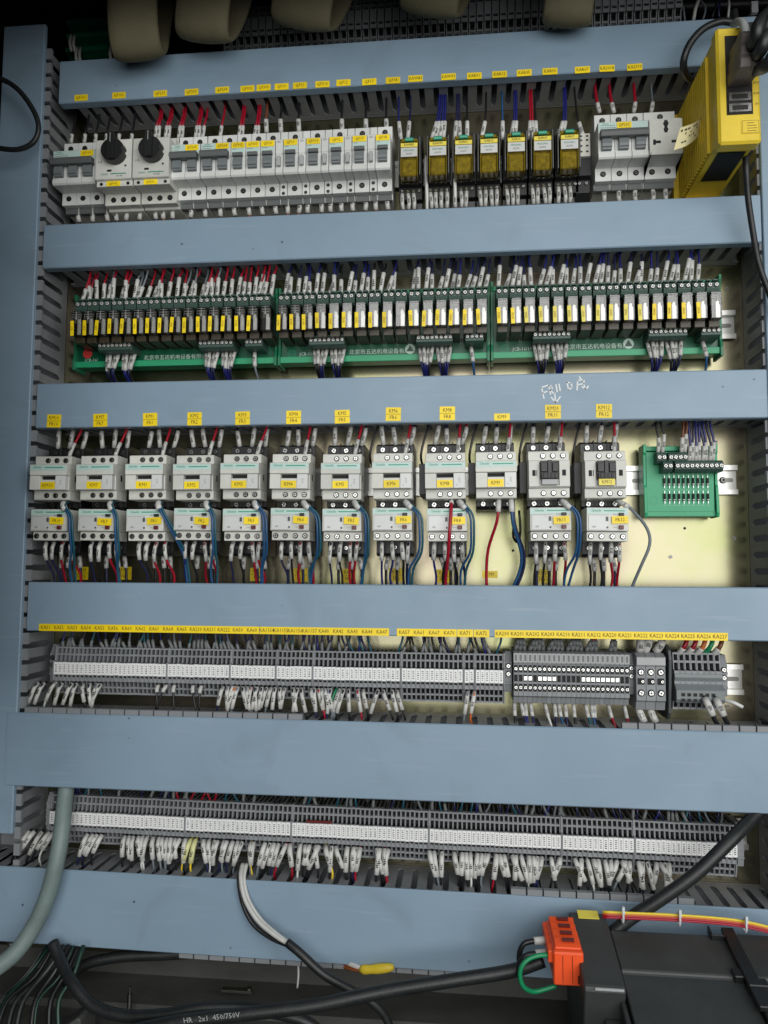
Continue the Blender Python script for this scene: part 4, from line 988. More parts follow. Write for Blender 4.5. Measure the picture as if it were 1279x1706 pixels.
# wires above row 4
def px_of(x, y=-.045, z=1.28):
    c = Vector((x, y, z)) - CAM; w = AX * c.x + AN * c.y + AZ * c.z
    return CX + FPX * w.x / w.z
x = S4[0] + .006
while x < S4[8] - .004:
    gap = .17 < (x - S4[0]) / (S4[8] - S4[0]) and False
    if not (-.105 < x < -.080) and rnd.random() < .80:
        a = Vector((x, -.038, 1.3035)); ln = rnd.uniform(-.009, .007); big = rnd.random() < .45
        P = [a, a + Vector((ln * .5, -.002, .008)), a + Vector((ln, .000, .017)), Vector((x + ln * 1.1, -.036, 1.335))]
        wire(P, .0013, rnd.choice(['navy', 'blackw', 'blue', 'navy', 'grey_w', 'teal_w']), 'above the upper fine terminal row', [(.0005, rnd.uniform(.008, .0135))] if big or x < -.2 else [], .0019, mark=False, sm='sleeve_grey')
    x += rnd.uniform(.0040, .0064)
for k in range(24):
    if k in (18, 19, 22, 23) : continue
    x = .1208 + (k - 11.5) * .00535; g = round(x / .021) * .021 + .004
    a = Vector((x, -.036, 1.3095)); c = Vector((x * .6 + g * .4, -.038, 1.319)); d = Vector((g + (k % 4 - 1.5) * .0015, -.034, 1.340))
    wire([a, c, d], .0016, 'red' if k in (16, 17) else rnd.choice(['blackw', 'navy', 'blackw']), 'above the screw terminal strip', [(.0005, .0125)], .0026, sm='sleeve_grey')
for k, (dx, col) in enumerate(((-.009, 'blackw'), (-.003, 'blackw'), (.009, 'blackw'))):
    a = Vector((.2078 + dx, -.036, 1.3090)); wire([a, a + Vector((.001 + .003 * k, -.004, .014)), a + Vector((.002 + .004 * k, 0, .035))], .0034, col, 'above the three wide screw terminals', [(.0005, .0165)], .0048, label='%s thick black wire from the left above three wide screw terminals' % nth(k + 1))
for k, (dx, col) in enumerate(((-.018, 'red'), (-.008, 'red'), (.002, 'orange_w'), (.010, 'green'), (.020, 'brown'))):
    a = Vector((.2590 + dx, -.038, 1.3080)); wire([a, a + Vector((.006, -.006, .010)), a + Vector((.010, -.002, .022)), a + Vector((.0105, 0, .04))], .0028, col, 'above the eight spring terminals', [(.0005, .0100)] if k != 3 else [], .0034)
# wires below row 4
R4 = [64, 74, 92, 104, 121, 128, 139, 150, 163, 169, 264, 278, 291, 322, 336, 372, 380, 388, 393, 397, 405, 412, 419, 426, 429, 437, 445, 452, 459, 467, 475, 488, 496, 502, 518, 524, 531, 536, 541, 546, 551, 560, 566, 573, 581, 596, 605, 630, 638, 653, 661, 779, 790]
for k, px in enumerate(R4):
    x = U(px, 1148, -.045).x; a = Vector((x, -.0400, 1.2620)); dark = 10 <= k <= 14
    ln = rnd.uniform(-.010, .010) if k > 2 else -.008; hz = rnd.uniform(.021, .028)
    c = a + Vector((ln * .15, -.011, -.004)); d = c + Vector((ln, -.002, -hz)); e = Vector((d.x + rnd.uniform(-.002, .002), -.048, 1.226)); f = e + Vector((0, .006, -.012))
    col = 'blackw' if dark or rnd.random() < .62 else rnd.choice(['white_w', 'orange_w', 'red', 'grey_w', 'grey_w', 'navy'])
    if px == 560: col = 'green'
    sl_ = [(.006, .008 + hz)] if not dark else [(.005, .016)]
    wire([a, c, d, e, f], .0013, col, 'below the upper fine terminal row', [] if px == 560 else sl_, .0024)
for px, col in ((857, 'blackw'), (868, 'navy'), (875, 'blue'), (884, 'navy'), (908, 'white_w'), (924, 'navy'), (931, 'sky'), (942, 'navy'), (956, 'blackw'), (976, 'teal_w'), (986, 'sky'), (991, 'navy'), (1014, 'red'), (1041, 'red')):
    x = U(px, 1160, -.04).x; a = Vector((x, -.034, 1.2500)); g = x + rnd.uniform(-.002, .007)
    wire([a, Vector((x * .6 + g * .4, -.040, 1.237)), Vector((g, -.046, 1.224)), Vector((g + .001, -.040, 1.208))], .0015, col, 'below the screw terminal strip', [(.0005, .0165)], .0022)
for k, px in enumerate((1063, 1082)):
    x = U(px, 1165, -.04).x; a = Vector((x, -.036, 1.2480)); wire([a, a + Vector((.004, -.008, -.013)), a + Vector((.012, -.010, -.030)), a + Vector((.014, -.004, -.045))], .0030, 'blackw', 'below the three wide screw terminals', [(.0005, .019)], .0042, label='%s thick black wire from the left below three wide screw terminals' % nth(k + 1))
for k, px in enumerate((1172, 1190)):
    x = U(px, 1165, -.055).x; a = Vector((x, -.0540, 1.2640)); wire([a, a + Vector((.003, -.010, -.010)), a + Vector((.010, -.008, -.026)), a + Vector((.024, .002, -.044)), a + Vector((.030, .010, -.055))], .0026, 'blackw', 'below the eight spring terminals', [(.004, .024)], .0040, label='%s thick white-sleeved wire from the left below the eight spring terminals' % nth(k + 1))
o = wire([U(1200, 1166, -.045), U(1220, 1170, -.055), U(1237, 1178, -.056)], .0022, 'white_w', '', [], label='short loose white wire end beside the right upright duct', group='loose wire ends')
# wires above and below row 5
x = S5[0] + .006
while x < S5[6] - .004:
    if rnd.random() < .66:
        a = Vector((x, -.038, z5(x) + .0245)); ln = rnd.uniform(-.008, .008)
        col = rnd.choice(['navy', 'blackw', 'blue', 'navy', 'blackw', 'grey_w', 'teal_w'])
        if -.34 < x < -.27 and rnd.random() < .7: col = 'red'
        big = rnd.random() < .28
        P = [a, a + Vector((ln * .6, -.002, .008)), a + Vector((ln, .001, .019)), Vector((x + ln * 1.2, -.036, 1.162))]
        wire(P, .0013, col, 'above the lower terminal row', [(.0005, rnd.uniform(.009, .014))] if big else [], .0019, mark=False, sm='sleeve_grey')
    x += rnd.uniform(.0042, .0066)
R5 = [(49, 0), (57, 0), (70, 0), (82, 0), (89, 0), (146, 0), (155, 0), (162, 0), (170, 0)] + [(208, 0), (215, 0), (222, 0), (231, 1), (237, 1), (245, 1), (255, 1), (265, 0), (270, 0), (278, 0), (285, 0), (292, 0), (300, 0), (309, 0), (318, 2), (326, 2), (339, 1), (348, 1), (358, 0), (363, 0), (373, 0), (378, 0), (388, 0), (396, 0), (404, 0), (418, 2)]
R5 += [(420 + z * .3362, c) for z, c in ((8, 1), (65, 0), (92, 0), (110, 0), (132, 0), (170, 3), (188, 3), (240, 0), (262, 0), (285, 0), (315, 0), (332, 0), (364, 2), (396, 0), (414, 0), (472, 0), (504, 0), (520, 0), (536, 3), (616, 0), (632, 0), (656, 3), (676, 0), (876, 0), (900, 0), (940, 0), (1000, 0), (1040, 0), (1058, 0), (1080, 0), (1116, 0), (1138, 0), (1156, 0), (1170, 0), (1210, 3), (1225, 0), (1246, 0))]
R5 += [(840 + z * .3432, 0) for z in (36, 55, 80, 118, 138, 160, 182, 225, 270, 338, 372, 400, 430, 452, 485, 515, 545, 570, 588, 605, 648, 668, 690, 735, 752, 775, 796)]
for k, (px, c) in enumerate(R5):
    x = U(px, 1410, -.045).x; a = Vector((x, -.0400, z5(x) - .0180))
    ln = rnd.choice((rnd.uniform(-.006, .006), rnd.uniform(-.013, .013))) if k > 8 else rnd.uniform(-.014, -.006); hz = rnd.uniform(.020, .027)
    b0 = a + Vector((ln * .15, -.011, -.004)); d = b0 + Vector((ln, -.003, -hz)); e = Vector((d.x + rnd.uniform(-.002, .002), -.050, 1.0455 - .0072 * (x + .1))); f = e + Vector((0, .006, -.014))
    col = 'blackw' if c == 0 and rnd.random() < .7 else ('yellow_w' if c == 2 else 'red' if c == 3 else rnd.choice(['navy', 'grey_w', 'white_w']))
    wire([a, b0, d, e, f], .0013, col, 'below the lower terminal row', [(.006, .008 + hz)], .0026 + rnd.uniform(0, .0006), sm='sleeve_yellow' if c == 2 and px < 330 else 'sleeve')
# wires around row 1
def w1(px, py0, py1, px1, y, col, place, sl=.018, r=.0015, sr=.0024, cnt=1, z1=1.985):
    for k in range(cnt):
        a = U(px + k * 6, py0, y); b_ = U(px1 + k * 4, py1, y - .004); c = Vector((b_.x + (b_.x - a.x) * .3, -.040, max(1.975, b_.z))); d = Vector((c.x, -.038, 1.995))
        wire([a, b_, c, d], r, col, place, [(.0005, sl)], sr)
P1 = 'above the breaker row'
for px, col in ((118, 'blackw'), (140, 'blackw'), (158, 'blackw'), (176, 'blackw'), (197, 'blackw'), (218, 'blackw')): w1(px, 240, 222, px + 2, -.040, col, P1, .012)
for px, n in ((258, 2), (275, 2), (297, 2), (325, 2), (337, 1), (366, 1), (397, 2), (423, 2)): w1(px, 232, 205, px + 4, -.040, 'red', P1, .016, cnt=n)
for px, col in ((444, 'brown'), (468, 'blackw'), (498, 'blackw'), (570, 'blackw'), (610, 'blackw'), (644, 'blackw')): w1(px, 222, 198, px - 1, -.040, col, P1, .016, sr=.0030)
P1 = 'above the clear top-row relays'
for px, p2, n, col in ((668, 664, 1, 'blue'), (679, 682, 1, 'navy'), (718, 728, 2, 'blue'), (732, 737, 2, 'blue'), (757, 760, 1, 'navy'), (766, 765, 1, 'navy'), (778, 778, 1, 'blackw'), (801, 808, 1, 'blackw'), (837, 837, 1, 'sky'), (850, 856, 2, 'blue'), (881, 883, 2, 'red'), (893, 892, 1, 'blackw'), (928, 938, 2, 'blue'), (974, 963, 1, 'blackw')):
    w1(px, 234, 200, p2, -.044, col, P1, .022, r=.0012, sr=.0026, cnt=n)
P1 = 'above the socket and its breaker'
for px, col in ((999, 'red'), (1023, 'red'), (1055, 'red'), (1084, 'grey_w')): w1(px, 189, 172, px - (4 if px < 1050 else -3), -.042, col, P1, .012, r=.0019 if px < 1080 else .0010, sr=.0026)
def w1b(px, py, col, place, r=.0018, sr=.0030, y=-.034, back=.0):
    a = U(px, py, y); wire([a, a + Vector((rnd.uniform(-.002, .002), .001, -.010)), a + Vector((rnd.uniform(-.003, .003), .004, -.024)), a + Vector((0, .008, -.045))], r, col, place, [(.0005, .016)], sr)
P1 = 'below the breaker row'
for px in (130, 153, 176, 193, 210, 231, 258, 272, 288, 316, 339, 366, 391, 412, 436, 460, 477, 498, 514, 535, 552, 570, 588, 608, 624, 645): w1b(px, 349 - (px - 130) * .042, rnd.choice(['blackw', 'navy', 'blackw', 'brown']), P1)
P1 = 'below the clear top-row relays'
for i, x in enumerate(RXS):
    for k in range(3 + (i % 2)):
        front = k < 3
        a = Vector((x - .0102 + k * .0068, -.038, 1.8600)); wire([a, a + Vector((rnd.uniform(-.001, .002), -.001, -.014)), a + Vector((rnd.uniform(-.002, .003), .006, -.030)), a + Vector((0, .012, -.05))], .0014, rnd.choice(['navy', 'blackw', 'blue', 'blackw', 'red']), P1, [(.0005, .020)], .0024)
    if i in (0, 1):
        a = Vector((x + .0190, -.040, 1.905)); wire([a, a + Vector((0, -.004, -.020)), a + Vector((.001, -.002, -.045)), a + Vector((.001, .012, -.075))], .0022, 'white_w', 'between the clear relays of the top row')
for px in (1005, 1032, 1058, 1086, 1108): w1b(px, 314, 'blackw', 'below the socket and its breaker', .0018, .0028)

# ------------------------------------------------------------------ stickers on the ducts
def on(duct, px, py, yoff=-.0001):
    yf = -.0745 if duct in (D5, D6) else YF
    p = U(px, py, yf); return p.x - duct.location.x, yf + yoff, p.z - duct.location.z
for px, py, s in [(135, 163, 'QF101'), (198, 159, 'QF102'), (267, 156, 'QF201'), (319, 153.5, 'QF203'), (370, 150, 'QF204'), (412, 148, 'QF302'), (439, 146, 'QF303'), (469, 144.5, 'QF10'), (499.5, 142.5, 'QF11'), (537, 140.5, 'QF310'), (572, 138, 'QF12'), (615, 136.5, 'QF17'), (654.5, 134, 'QF18'), (692, 131, 'KAW83'), (747, 128, 'KAW93'), (790, 126.5, 'KAR01'), (832, 124, 'KAR12'), (873, 121.5, 'KAR05'), (916, 119, 'KAR03'), (970, 116.5, 'KAR07'), (1011, 114, 'KA2018'), (1057, 112, 'KA2019')]:
    x, y, z = on(D1, px, py); sticker(D1, s, x, y, z, .0172, .0080, .0056, rot=rnd.uniform(-.025, .025))
for px, s, f in [(90, 'KM10', 'FR10'), (167, 'KM7', 'FR7'), (250, 'KM1', 'FR1'), (324, 'KM2', 'FR2'), (404, 'KM3', 'FR3'), (489, 'KM4', 'FR4'), (570, 'KM5', 'FR5'), (655, 'KM6', 'FR6'), (745, 'KM8', 'FR8'), (836, 'KM9', None), (921, 'KM20', 'FR11'), (1006, 'KM12', 'FR12')]:
    py = 697 - (px - 90) * .007
    if f: x, y, z = on(D3, px, py); z = -.0190 + (.002 if px > 640 else 0); sticker(D3, s, x, y, z, .0176, .0158, .0064, rot=rnd.uniform(-.03, .03), two=f)
    else: x, y, z = on(D3, px, 697); sticker(D3, s, x, y, -.0222, .0176, .0080, .0064)
ZS4 = -.0245
def label_strip(x0px, x1px, words):
    x0 = on(D4, x0px, 1048)[0]; x1 = on(D4, x1px, 1055)[0]; xc = (x0 + x1) / 2
    b = MB().box(x0 - xc, x1 - xc, -.0004, 0, -.0042, .0042)
    o = obj('label_strip', b.mesh('label_strip', ['yellow']), D4, (xc, YF - .0001, ZS4))
    n = len(words); p = (x1 - x0) / n
    for k, w in enumerate(words): obj('lettering', text_mesh(w, .0062, 'inkbrown', .85), o, (x0 - xc + (k + .5) * p, -.0008, 0))
label_strip(65, 431.5, ['KA51', 'KA52', 'KA53', 'KA54', 'KA55', 'KA56', 'KA60', 'KA62', 'KA61', 'KA64', 'KA65', 'KA210', 'KA211', 'KA222', 'KA50', 'KA60'])
label_strip(432.5, 648, ['KA1154', 'KA1155', 'KA1156', 'KA1157', 'KA40', 'KA42', 'KA43', 'KA44', 'KA47'])
label_strip(661, 760.5, ['KA57', 'KA61', 'KA67', 'KA70']); label_strip(761.5, 788, ['KA71']); label_strip(789, 815, ['KA72'])
label_strip(824, 1212, ['KA200', 'KA201', 'KA202', 'KA203', 'KA210', 'KA211', 'KA212', 'KA220', 'KA221', 'KA222', 'KA223', 'KA224', 'KA225', 'KA226', 'KA227'])
for px, py, a, b_ in ((428, 957, 'KM3', 'FR3'), (500, 958, 'KM4', 'FR4'), (580, 959, 'KM5', 'FR5'), (660, 958, 'KM6', 'FR6'), (738, 960, 'KM8', 'FR8'), (905, 960, 'KM20', 'FR11'), (135, 955, 'KM10', 'FR10'), (207, 955, 'KM7', 'FR7')):
    p = U(px, py, -.001); sticker(plate, a, p.x, -.0001, p.z, .0180, .0165, .0064, two=b_, m='yellow')
p = U(816, 957, -.001); sticker(plate, 'KM9', p.x, -.0001, p.z, .0185, .0085, .0064)
# chalk writing on the third duct
ch = MB()
def stroke(pts, w=1.7):
    Q = [Vector(on(D3, a, b_, -.0003)) for a, b_ in pts]
    for a, b_ in zip(Q, Q[1:]):
        d = (b_ - a).normalized(); s = Vector((-d.z, 0, d.x)) * .0008 * w / 1.7; e = d * .0004
        ch.add([a - s - e, b_ - s + e, b_ + s + e, a + s - e], [(0, 1, 2, 3)])
for s in [[(902, 646), (906, 664)], [(901, 646), (912, 642)], [(904, 655), (911, 652)], [(914, 642), (917, 657)], [(914, 643), (920, 643), (919, 649), (916, 650), (923, 656)], [(926, 641), (928, 653)], [(931, 640), (933, 651)], [(944, 636), (947, 650)], [(943, 637), (951, 638), (953, 645), (947, 650)], [(965, 628), (967, 631)], [(962, 634), (972, 632), (973, 639), (963, 641)], [(962, 634), (961, 650)], [(972, 640), (975, 648)], [(969, 644), (976, 649), (980, 643)],
          [(924, 655), (925, 670)], [(918, 662), (926, 671), (933, 661)]]: stroke(s)
obj('chalk_writing', ch.mesh('chalk_writing', ['chalk']), D3)

# ------------------------------------------------------------------ loose cables and things in front
def cable(name, label, pts, r, m, sub=6, n=12, group=None, cat='cable'):
    return tag(obj(name, MB().tube(smooth_path(pts, sub), r, n).mesh(name, [m], smooth=True)), label, cat, group)
cable('thick_cable', 'thick grey cable crossing the lowest duct at the left', [U(112, 1300, -.058), U(108, 1330, -.066), U(103, 1380, -.082), U(95, 1430, -.092), U(80, 1490, -.096), U(55, 1545, -.100), U(20, 1592, -.110), U(-40, 1635, -.125)], .0092, 'cable_grey', 8, 16)
cable('black_cable', 'black cable slanting down from the right behind the black module', [U(1275, 1340, -.060), U(1248, 1368, -.074), U(1215, 1402, -.090), U(1160, 1455, -.100), U(1100, 1498, -.102), U(1050, 1530, -.100), U(1020, 1555, -.10)], .0068, 'cable_black', 8, 14)
c1 = cable('sheathed_cable', 'black sheathed cable with stripped white cores over the lowest duct', [U(478, 1570, -.100), U(500, 1588, -.104), U(540, 1624, -.106), U(590, 1652, -.104), U(625, 1674, -.100), U(645, 1700, -.096), U(655, 1740, -.095)], .0046, 'cable_black')
for k, (pts, m, r) in enumerate([([(404, 1440, -.060), (401, 1462, -.076), (408, 1498, -.084), (428, 1532, -.090), (455, 1556, -.096), (483, 1574, -.100)], 'sleeve', .0026), ([(410, 1440, -.058), (406, 1466, -.074), (414, 1500, -.081), (434, 1532, -.087), (458, 1554, -.094), (483, 1573, -.100)], 'sleeve', .0024), ([(400, 1440, -.056), (398, 1470, -.078), (405, 1508, -.080), (422, 1540, -.084), (450, 1562, -.090), (482, 1576, -.098)], 'cable_black', .0024)]):
    obj('core_wire', MB().tube(smooth_path([U(*p) for p in pts], 5), r, 8).mesh('core_wire', [m], smooth=True), c1)
main = [U(210, 1720, -.16), U(300, 1702, -.16), U(420, 1688, -.155), U(520, 1676, -.150), U(590, 1662, -.145), U(656, 1649, -.14), U(756, 1633, -.135), U(850, 1618, -.13), U(905, 1600, -.13)]
mc = cable('power_cable', 'thick black power cable with printed lettering running to orange connector', main, .0066, 'cable_black', 8, 16)
q = smooth_path(main, 8)
pp = U(352, 1696, -.1672); dd = (U(420, 1689, -.165) - U(300, 1702, -.165))
lt = obj('lettering', text_mesh('HR   2x1  450/750V', .0072, 'lightgrey', 1.0), mc, (pp.x, pp.y, pp.z), (0, math.atan2(-dd.z, dd.x), 0))
cable('black_cable', 'black cable looping down at the lower left onto cabinet floor', [U(88, 1570, -.09), U(100, 1600, -.10), U(122, 1640, -.12), U(155, 1676, -.13), U(205, 1692, -.135), U(270, 1691, -.135), U(340, 1680, -.13), U(420, 1681, -.12), U(500, 1698, -.12), U(540, 1725, -.12)], .0062, 'cable_black', 6, 14)
cable('black_cable', 'dark cable lying just under the lowest duct at left', [U(110, 1640, -.06), U(140, 1608, -.06), U(200, 1594, -.055), U(280, 1590, -.05), U(360, 1584, -.045)], .0062, 'cable_black', 6, 12)
for k in range(9):
    x0 = -30 + k * 16 + rnd.uniform(-6, 6); yy = -.05 - rnd.uniform(0, .04)
    cable('loose_wire', '%s dark loose wire from the left in the lower left corner' % nth(k + 1), [U(75 + k * 8, 1575, yy), U(50 + x0 * .3 + k * 5, 1620 + rnd.uniform(-8, 8), yy - .02), U(x0 * .8 + 15, 1668, yy - .03), U(x0 - 5, 1730, yy - .04)], rnd.uniform(.0012, .0032), rnd.choice(['w_blackw', 'cable_black', 'cable_black', 'w_navy', 'cable_black', 'w_darkgreen', 'w_blackw']), 4, 8, 'loose wires in the lower left corner', 'wire')
cable('loose_wire', 'thin white loose wire hanging below the lowest duct', [U(496, 1600, -.055), U(497, 1622, -.056), U(495, 1646, -.056)], .0012, 'w_white_w', 4, 6, None, 'wire')
cable('black_cable', 'black cable loop hanging in front of left upright duct', [U(-60, 120, -.10), U(-10, 128, -.10), U(25, 145, -.10), U(52, 178, -.10), U(64, 210, -.10), U(56, 236, -.10), U(30, 249, -.10), U(-10, 246, -.10), U(-50, 240, -.10)], .0031, 'cable_black', 6, 10)
cable('black_cable', 'black cable arching over top duct beside the yellow module', [U(1223, 18, -.10), U(1222, 36, -.102), U(1200, 36, -.104), U(1172, 48, -.104), U(1150, 72, -.102), U(1139, 100, -.098), U(1141, 120, -.085), U(1152, 134, -.060), U(1168, 140, -.036)], .0040, 'cable_black', 6, 12)
cable('black_cable', 'black cable dropping from yellow module past the second duct', [U(1242, 262, -.11), U(1243, 285, -.11), U(1246, 330, -.100), U(1254, 385, -.09), U(1264, 440, -.088), U(1282, 490, -.085), U(1300, 540, -.08)], .0034, 'cable_black', 6, 10)
cable('grey_cable', 'light grey cable bend above the yellow module plugs', [U(1222, 40, -.12), U(1232, 36, -.15), U(1240, 44, -.17), U(1244, 66, -.17)], .0040, 'lightgrey', 5, 10)
for k, (a, b_) in enumerate((((1245, 85), (1262, 40)), ((1250, 100), (1275, 60)), ((1256, 118), (1290, 88)), ((1248, 70), (1285, 30)))):
    cable('plug_cable', '%s thick black cable from the top leaving yellow module plugs' % nth(k + 1), [U(a[0], a[1], -.165), U((a[0] + b_[0]) / 2 + 4, (a[1] + b_[1]) / 2 + 6, -.20), U(b_[0] + 5, b_[1] - 4, -.205), U(b_[0] + 45, b_[1] - 40, -.18)], .0062, 'cable_black', 5, 12, 'cables leaving the yellow module plugs')
# yellow crimp connector
t = thing('crimp_connector', 'yellow crimp connector on copper wires under the lowest duct', 'connector', U(612, 1616, -.075))
o0 = t.location
b = MB(); P = smooth_path([U(600, 1615, -.075) - o0, U(618, 1615, -.078) - o0, U(640, 1613, -.080) - o0, U(656, 1611, -.080) - o0], 3)
b.tube(P, .005, 12, rad=[.0036, .0050, .0049, .0045, .0050, .0052, .0050, .0047, .0040, .0024])
obj('yellow_cap', b.mesh('yellow_cap', ['fanuc'], smooth=True), t)
for k, (dz, m) in enumerate(((0, 'copper'), (5, 'copper'), (-4, 'sleeve'), (-7, 'sleeve'))):
    obj('wire_end', MB().tube(smooth_path([U(558, 1602 + dz, -.062) - o0, U(574, 1606 + dz, -.070) - o0, U(590, 1612 + dz * .6, -.074) - o0, U(602, 1615 + dz * .3, -.075) - o0], 3), .0022, 8).mesh('wire_end', [m], smooth=True), t)
# black module with orange connector
zt = U(1018, 1530, -.10).z; tilt = math.radians(12.7)
t = thing('black_module', 'black electronic module in the lower right foreground', 'electronic module', (0, -.10, zt), None, (tilt, 0, 0))
b = MB(); b.prism([(.010, -.10), (.010, -.002), (-.002, .0), (-.095, 0), (-.098, -.003), (-.098, -.10)], U(949, 1514, -.10).x, U(1010, 1516, -.10).x)
obj('end_housing', b.mesh('end_housing', ['blackmatt'], .0012), t)
obj('edge_trim', MB().box(.119, .145, -.0985, -.0965, -.0025, -.0005).mesh('edge_trim', ['lightgrey'], .0003), t)
ys = MB().box(.118, .139, -.0025, .0100, -.0012, .0007)
obj('yellow_edge', ys.mesh('yellow_edge', ['yellow_pale']), t)
b = MB(); b.prism([(-.006, -.10), (-.006, -.010), (-.010, -.006), (-.066, -.005), (-.068, -.008), (-.240, -.012), (-.245, -.10)], .1485, .262)
obj('main_housing', b.mesh('main_housing', ['blackmatt'], .0010), t)
b = MB(); b.prism([(-.002, -.10), (-.002, -.010), (-.006, -.006), (-.066, -.005), (-.068, -.008), (-.240, -.012), (-.245, -.10)], .2665, .420)
obj('main_housing', b.mesh('main_housing', ['blackmatt'], .0010), t)
b = MB()
b.box(.2585, .2705, -.110, -.006, -.004, .0012); b.box(.2505, .2700, -.0720, -.0600, -.010, -.0010); b.box(.2580, .2760, -.086, -.076, -.012, .0022); b.box(.2625, .2665, -.24, -.10, -.014, -.0030)
obj('latch', b.mesh('latch', ['black'], .0008), t)
lv = MB(); lv.box(.2460, .2475, -.018, -.004, -.008, .0005); lv.box(.2470, .2600, -.0180, -.0165, -.008, .0000)
obj('latch_wire', lv.mesh('latch_wire', ['black'], .0003), t)
fw = MB().box(.128, .146, -.150, -.0990, -.10, -.030); fw.box(.142, .1465, -.135, -.0985, -.05, -.012)
obj('front_bracket', fw.mesh('front_bracket', ['blackmatt'], .001), t)
# orange plug
pf = U(922, 1587, -.165); pf2 = U(972, 1587, -.165); pb = U(945, 1643, -.165)
t = thing('orange_connector', 'orange pluggable terminal connector on the black module', 'connector', (pf.x, 0, pb.z))
W = pf2.x - pf.x; H = pf.z - pb.z
zb_ = U(940, 1537, -.105).z - pb.z
b = MB(); b.prism([(-.165, 0), (-.165, H), (-.1620, H + .0012), (-.100, zb_), (-.100, 0)], 0, W)
obj('body', b.mesh('body', ['orange'], .0012), t)
nk = MB(); nk.box(W * .80, W * 1.004, -.1656, -.150, H * .10, H * .34); nk.box(W * .30, W * .315, -.1656, -.163, H * .08, H * .92); nk.box(W * .62, W * .635, -.1656, -.163, H * .08, H * .92)
obj('moulded_notch', nk.mesh('moulded_notch', ['darkred']), t)
for k in range(4):
    f = (k + .5) / 4; y = -.160 + f * .058; z = H + .0012 + (zb_ - H - .0012) * f
    b = MB(); b.prism([(y - .0068, z - .004), (y - .0068, z + .0012), (y - .003, z + .0030), (y + .0055, z + .0055), (y + .0062, z - .002)], .002, W - .0015)
    p = obj('clamp_lever', b.mesh('clamp_lever', ['orange'], .0006), t)
    obj('release_slot', MB().box(W * .35, W * .75, y - .0015, y + .0030, z + .0042, z + .0062).mesh('release_slot', ['darkred']), p)
    b = MB(); b.prism([(y - .0062, z - .014), (y - .0062, z - .003), (y + .0062, z - .0005), (y + .0062, z - .012)], -.0045, .001)
    obj('wire_funnel', b.mesh('wire_funnel', ['orange'], .0008), t)
for k, (pts, m, lab, sl) in enumerate([
        ([(866, 1612, -.13), (865, 1590, -.13), (872, 1573, -.13), (888, 1568, -.128), (904, 1567, -.126), (920, 1563, -.122)], 'blackw', 'upper black wire with white ferrule entering orange connector', True),
        ([(864, 1625, -.14), (866, 1604, -.142), (876, 1592, -.142), (892, 1589, -.14), (906, 1588, -.138), (924, 1584, -.136)], 'blackw', 'lower black wire with white ferrule entering orange connector', True),
        ([(926, 1594, -.150), (905, 1591, -.156), (884, 1596, -.158), (870, 1608, -.160), (866, 1626, -.160), (872, 1644, -.158), (888, 1652, -.152), (908, 1648, -.148), (926, 1642, -.146)], 'green', 'green earth wire looping at orange connector', False)]):
    P = [U(*p) for p in pts]; path = smooth_path(P, 4); L = sum((b2 - a2).length for a2, b2 in zip(path, path[1:]))
    wire(P, .0024 if m == 'green' else .0028, m, '', [(L - .020, L - .008)] if sl else [], .0040, mark=False, label=lab, group='wires at the orange connector')
for k, (dy, col) in enumerate(((0, 'yellow_w'), (3, 'orange_w'), (6, 'red'), (9, 'red'))):
    wire([U(1004, 1519 + dy, -.106), U(1050, 1521 + dy, -.107), U(1120, 1524 + dy, -.108), U(1190, 1529 + dy, -.108), U(1245, 1536 + dy, -.107), U(1310, 1552 + dy, -.106)], .0013, col, '', [], label='%s of the coloured wires from the top above the black module' % nth(k + 1), group='coloured wires above the black module')
for k, (px, py) in enumerate(((1037, 1526), (1131, 1531), (1241, 1542))):
    p = U(px, py, -.1085); tm = MB().tube([p + Vector((0, .0045 * math.cos(a), .0062 * math.sin(a))) for a in [2 * math.pi * j / 12 for j in range(13)]], .0011, 5); tm.box(p.x - .0012, p.x + .0012, p.y - .006, p.y - .003, p.z + .004, p.z + .011)
    tag(obj('cable_tie', tm.mesh('cable_tie', ['tie'])), '%s clear cable tie from the left on the coloured wires' % nth(k + 1), 'cable tie', 'cable ties on the coloured wires')
# cabinet floor furniture
t = tag(obj('floor_bracket', MB().prism([(0, -.012), (.060, .030), (.064, .028), (.064, -.02), (0, -.02)], -.03, .006, 0, 'y').mesh('floor_bracket', ['cabinet_dark'], .001), None, U(62, 1712, -.10)), 'dark grey sloping steel bracket in the lower left corner', 'bracket')
p = U(215, 1690, -.07); t = tag(obj('stud_bolt', MB().cyl((0, 0, 0), (0, 0, .022), .0028, 8).cyl((0, 0, .022), (0, 0, .03), .0012, 8).mesh('stud_bolt', ['steel_dark']), None, p), 'small steel stud standing on the cabinet floor', 'bolt')
p = U(395, 1650, -.04); t = tag(obj('hinge_clip', MB().box(-.018, .018, -.004, .004, -.0015, .0015).cyl((.014, 0, .0015), (.014, 0, .004), .004, 10).mesh('hinge_clip', ['steel_dark'], .0004), None, p), 'small flat steel clip on the cabinet floor', 'clip')

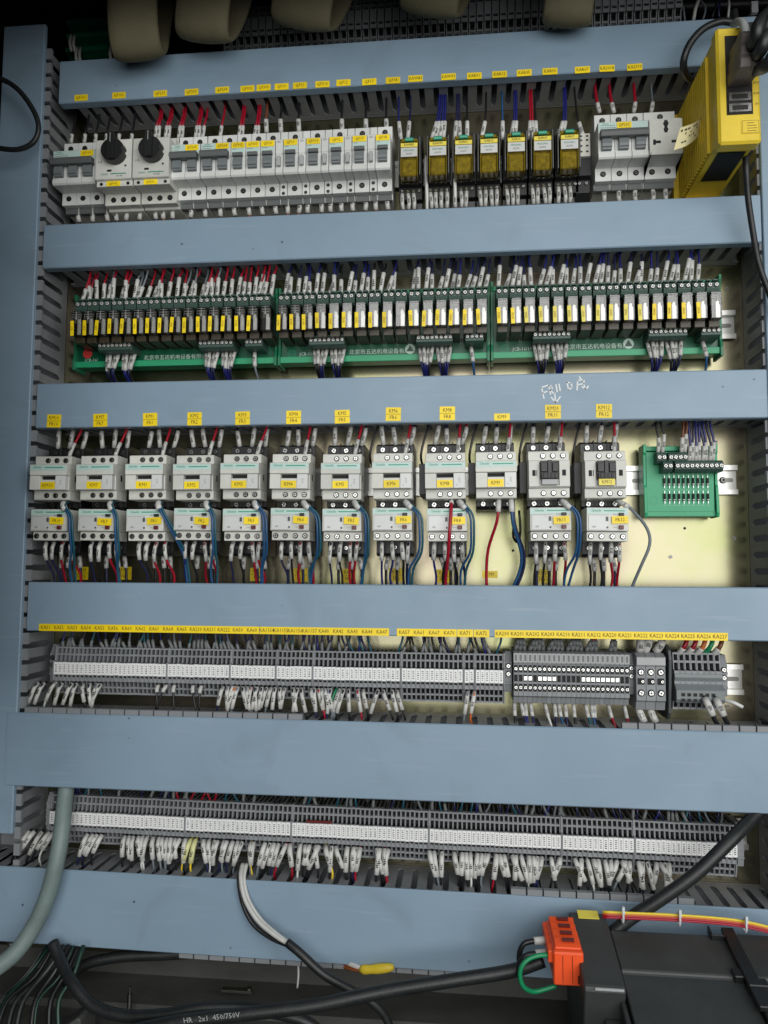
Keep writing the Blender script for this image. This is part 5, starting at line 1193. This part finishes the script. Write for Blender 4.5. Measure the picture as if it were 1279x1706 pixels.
# ------------------------------------------------------------------ dark top of the cabinet
def ribbon(label, px0, px1, pyb, y, lean):
    """a wide cream braided sleeve hanging down in a loop"""
    a = U((px0 + px1) / 2, pyb, y); w = (U(px1, pyb, y).x - U(px0, pyb, y).x) / 2
    P = smooth_path([a + Vector((lean * 1.5, .060, .130)), a + Vector((lean * .9, .034, .055)), a + Vector((lean * .3, .016, .012)), a + Vector((0, 0, .0)), a + Vector((lean * .1, -.012, .010)), a + Vector((lean * .5, -.016, .050)), a + Vector((lean, -.012, .14))], 6)
    t = tag(obj('braided_sleeve', MB().tube(P, w, 14, 0, .0060).mesh('braided_sleeve', ['cream_cloth_shaded'], smooth=True)), label, 'sleeve', 'cream sleeves hanging at the top')
for lab, a, b_, c, y, l in (('leftmost cream braided sleeve hanging over the top duct', 190, 272, 90, -.11, -.006), ('second cream braided sleeve from the left at the top', 292, 385, 60, -.11, .012), ('third cream braided sleeve from the left at the top', 448, 555, 38, -.10, .02), ('fourth cream braided sleeve from the left at the top', 662, 765, 16, -.10, .02), ('rightmost cream braided sleeve at the top', 902, 985, 34, -.10, .01)): ribbon(lab, a, b_, c, y, l)
t = thing('terminal_board', 'dim green terminal board above the left end of the top duct', 'circuit board', U(152, 66, .02))
b = MB(); b.box(-.030, .028, -.004, .004, -.030, .030); obj('board', b.mesh('board', ['pcb']), t)
for k in range(3): obj('rail', MB().box(-.031, .029, -.012, -.004, -.024 + k * .02, -.018 + k * .02).mesh('rail', ['green_carrier'], .0004), t)
for k, (px, py) in enumerate(((118, 72), (124, 73), (128, 93), (134, 93), (185, 90))):
    cable('loose_wire', '%s short pale wire end from the left above the top duct' % nth(k + 1), [U(px, py - 14, -.005), U(px - 2, py, -.012), U(px + 1, py + 14, -.008)], .0021, 'sleeve', 3, 6, 'pale wire ends above the top duct', 'wire')
bx = MB()
back_terms = thing('terminal_strip', 'dark terminal strip behind the cream sleeves above the top duct', 'terminal strip', U(700, 60, .03))
for k in range(60): obj('terminal_block', TERM, back_terms, ((k - 26) * .0098, 0, .004 + .0002 * (k % 3))).scale = (1.7, .8, 1.1)
for k in range(54):
    px = 420 + k * 15 + rnd.uniform(-5, 5); py = 78 - (px - 420) * .066
    wire([U(px, py + 6, .012), U(px + rnd.uniform(-7, 7), py - 16, .008), U(px + rnd.uniform(-12, 12), py - 40, .03), U(px + rnd.uniform(-12, 12), py - 80, .06)], rnd.choice([.0013, .0016, .0022]), rnd.choice(['blackw', 'grey_w', 'white_w', 'blue', 'navy', 'blackw']), 'behind the top duct edge', [], sub=3)
for k in range(6):
    cable('dark_conduit', '%s dark conduit from the bottom across the cabinet top' % nth(k + 1), [U(-80, 40 - k * 16, .10), U(300, 48 - k * 18, .06 + .02 * (k % 2)), U(700, 30 - k * 18, .10), U(1400, 0 - k * 18, .10)], .008, 'cable_black', 6, 10, 'dark conduits across the cabinet top', 'conduit')

finish_wires(285)
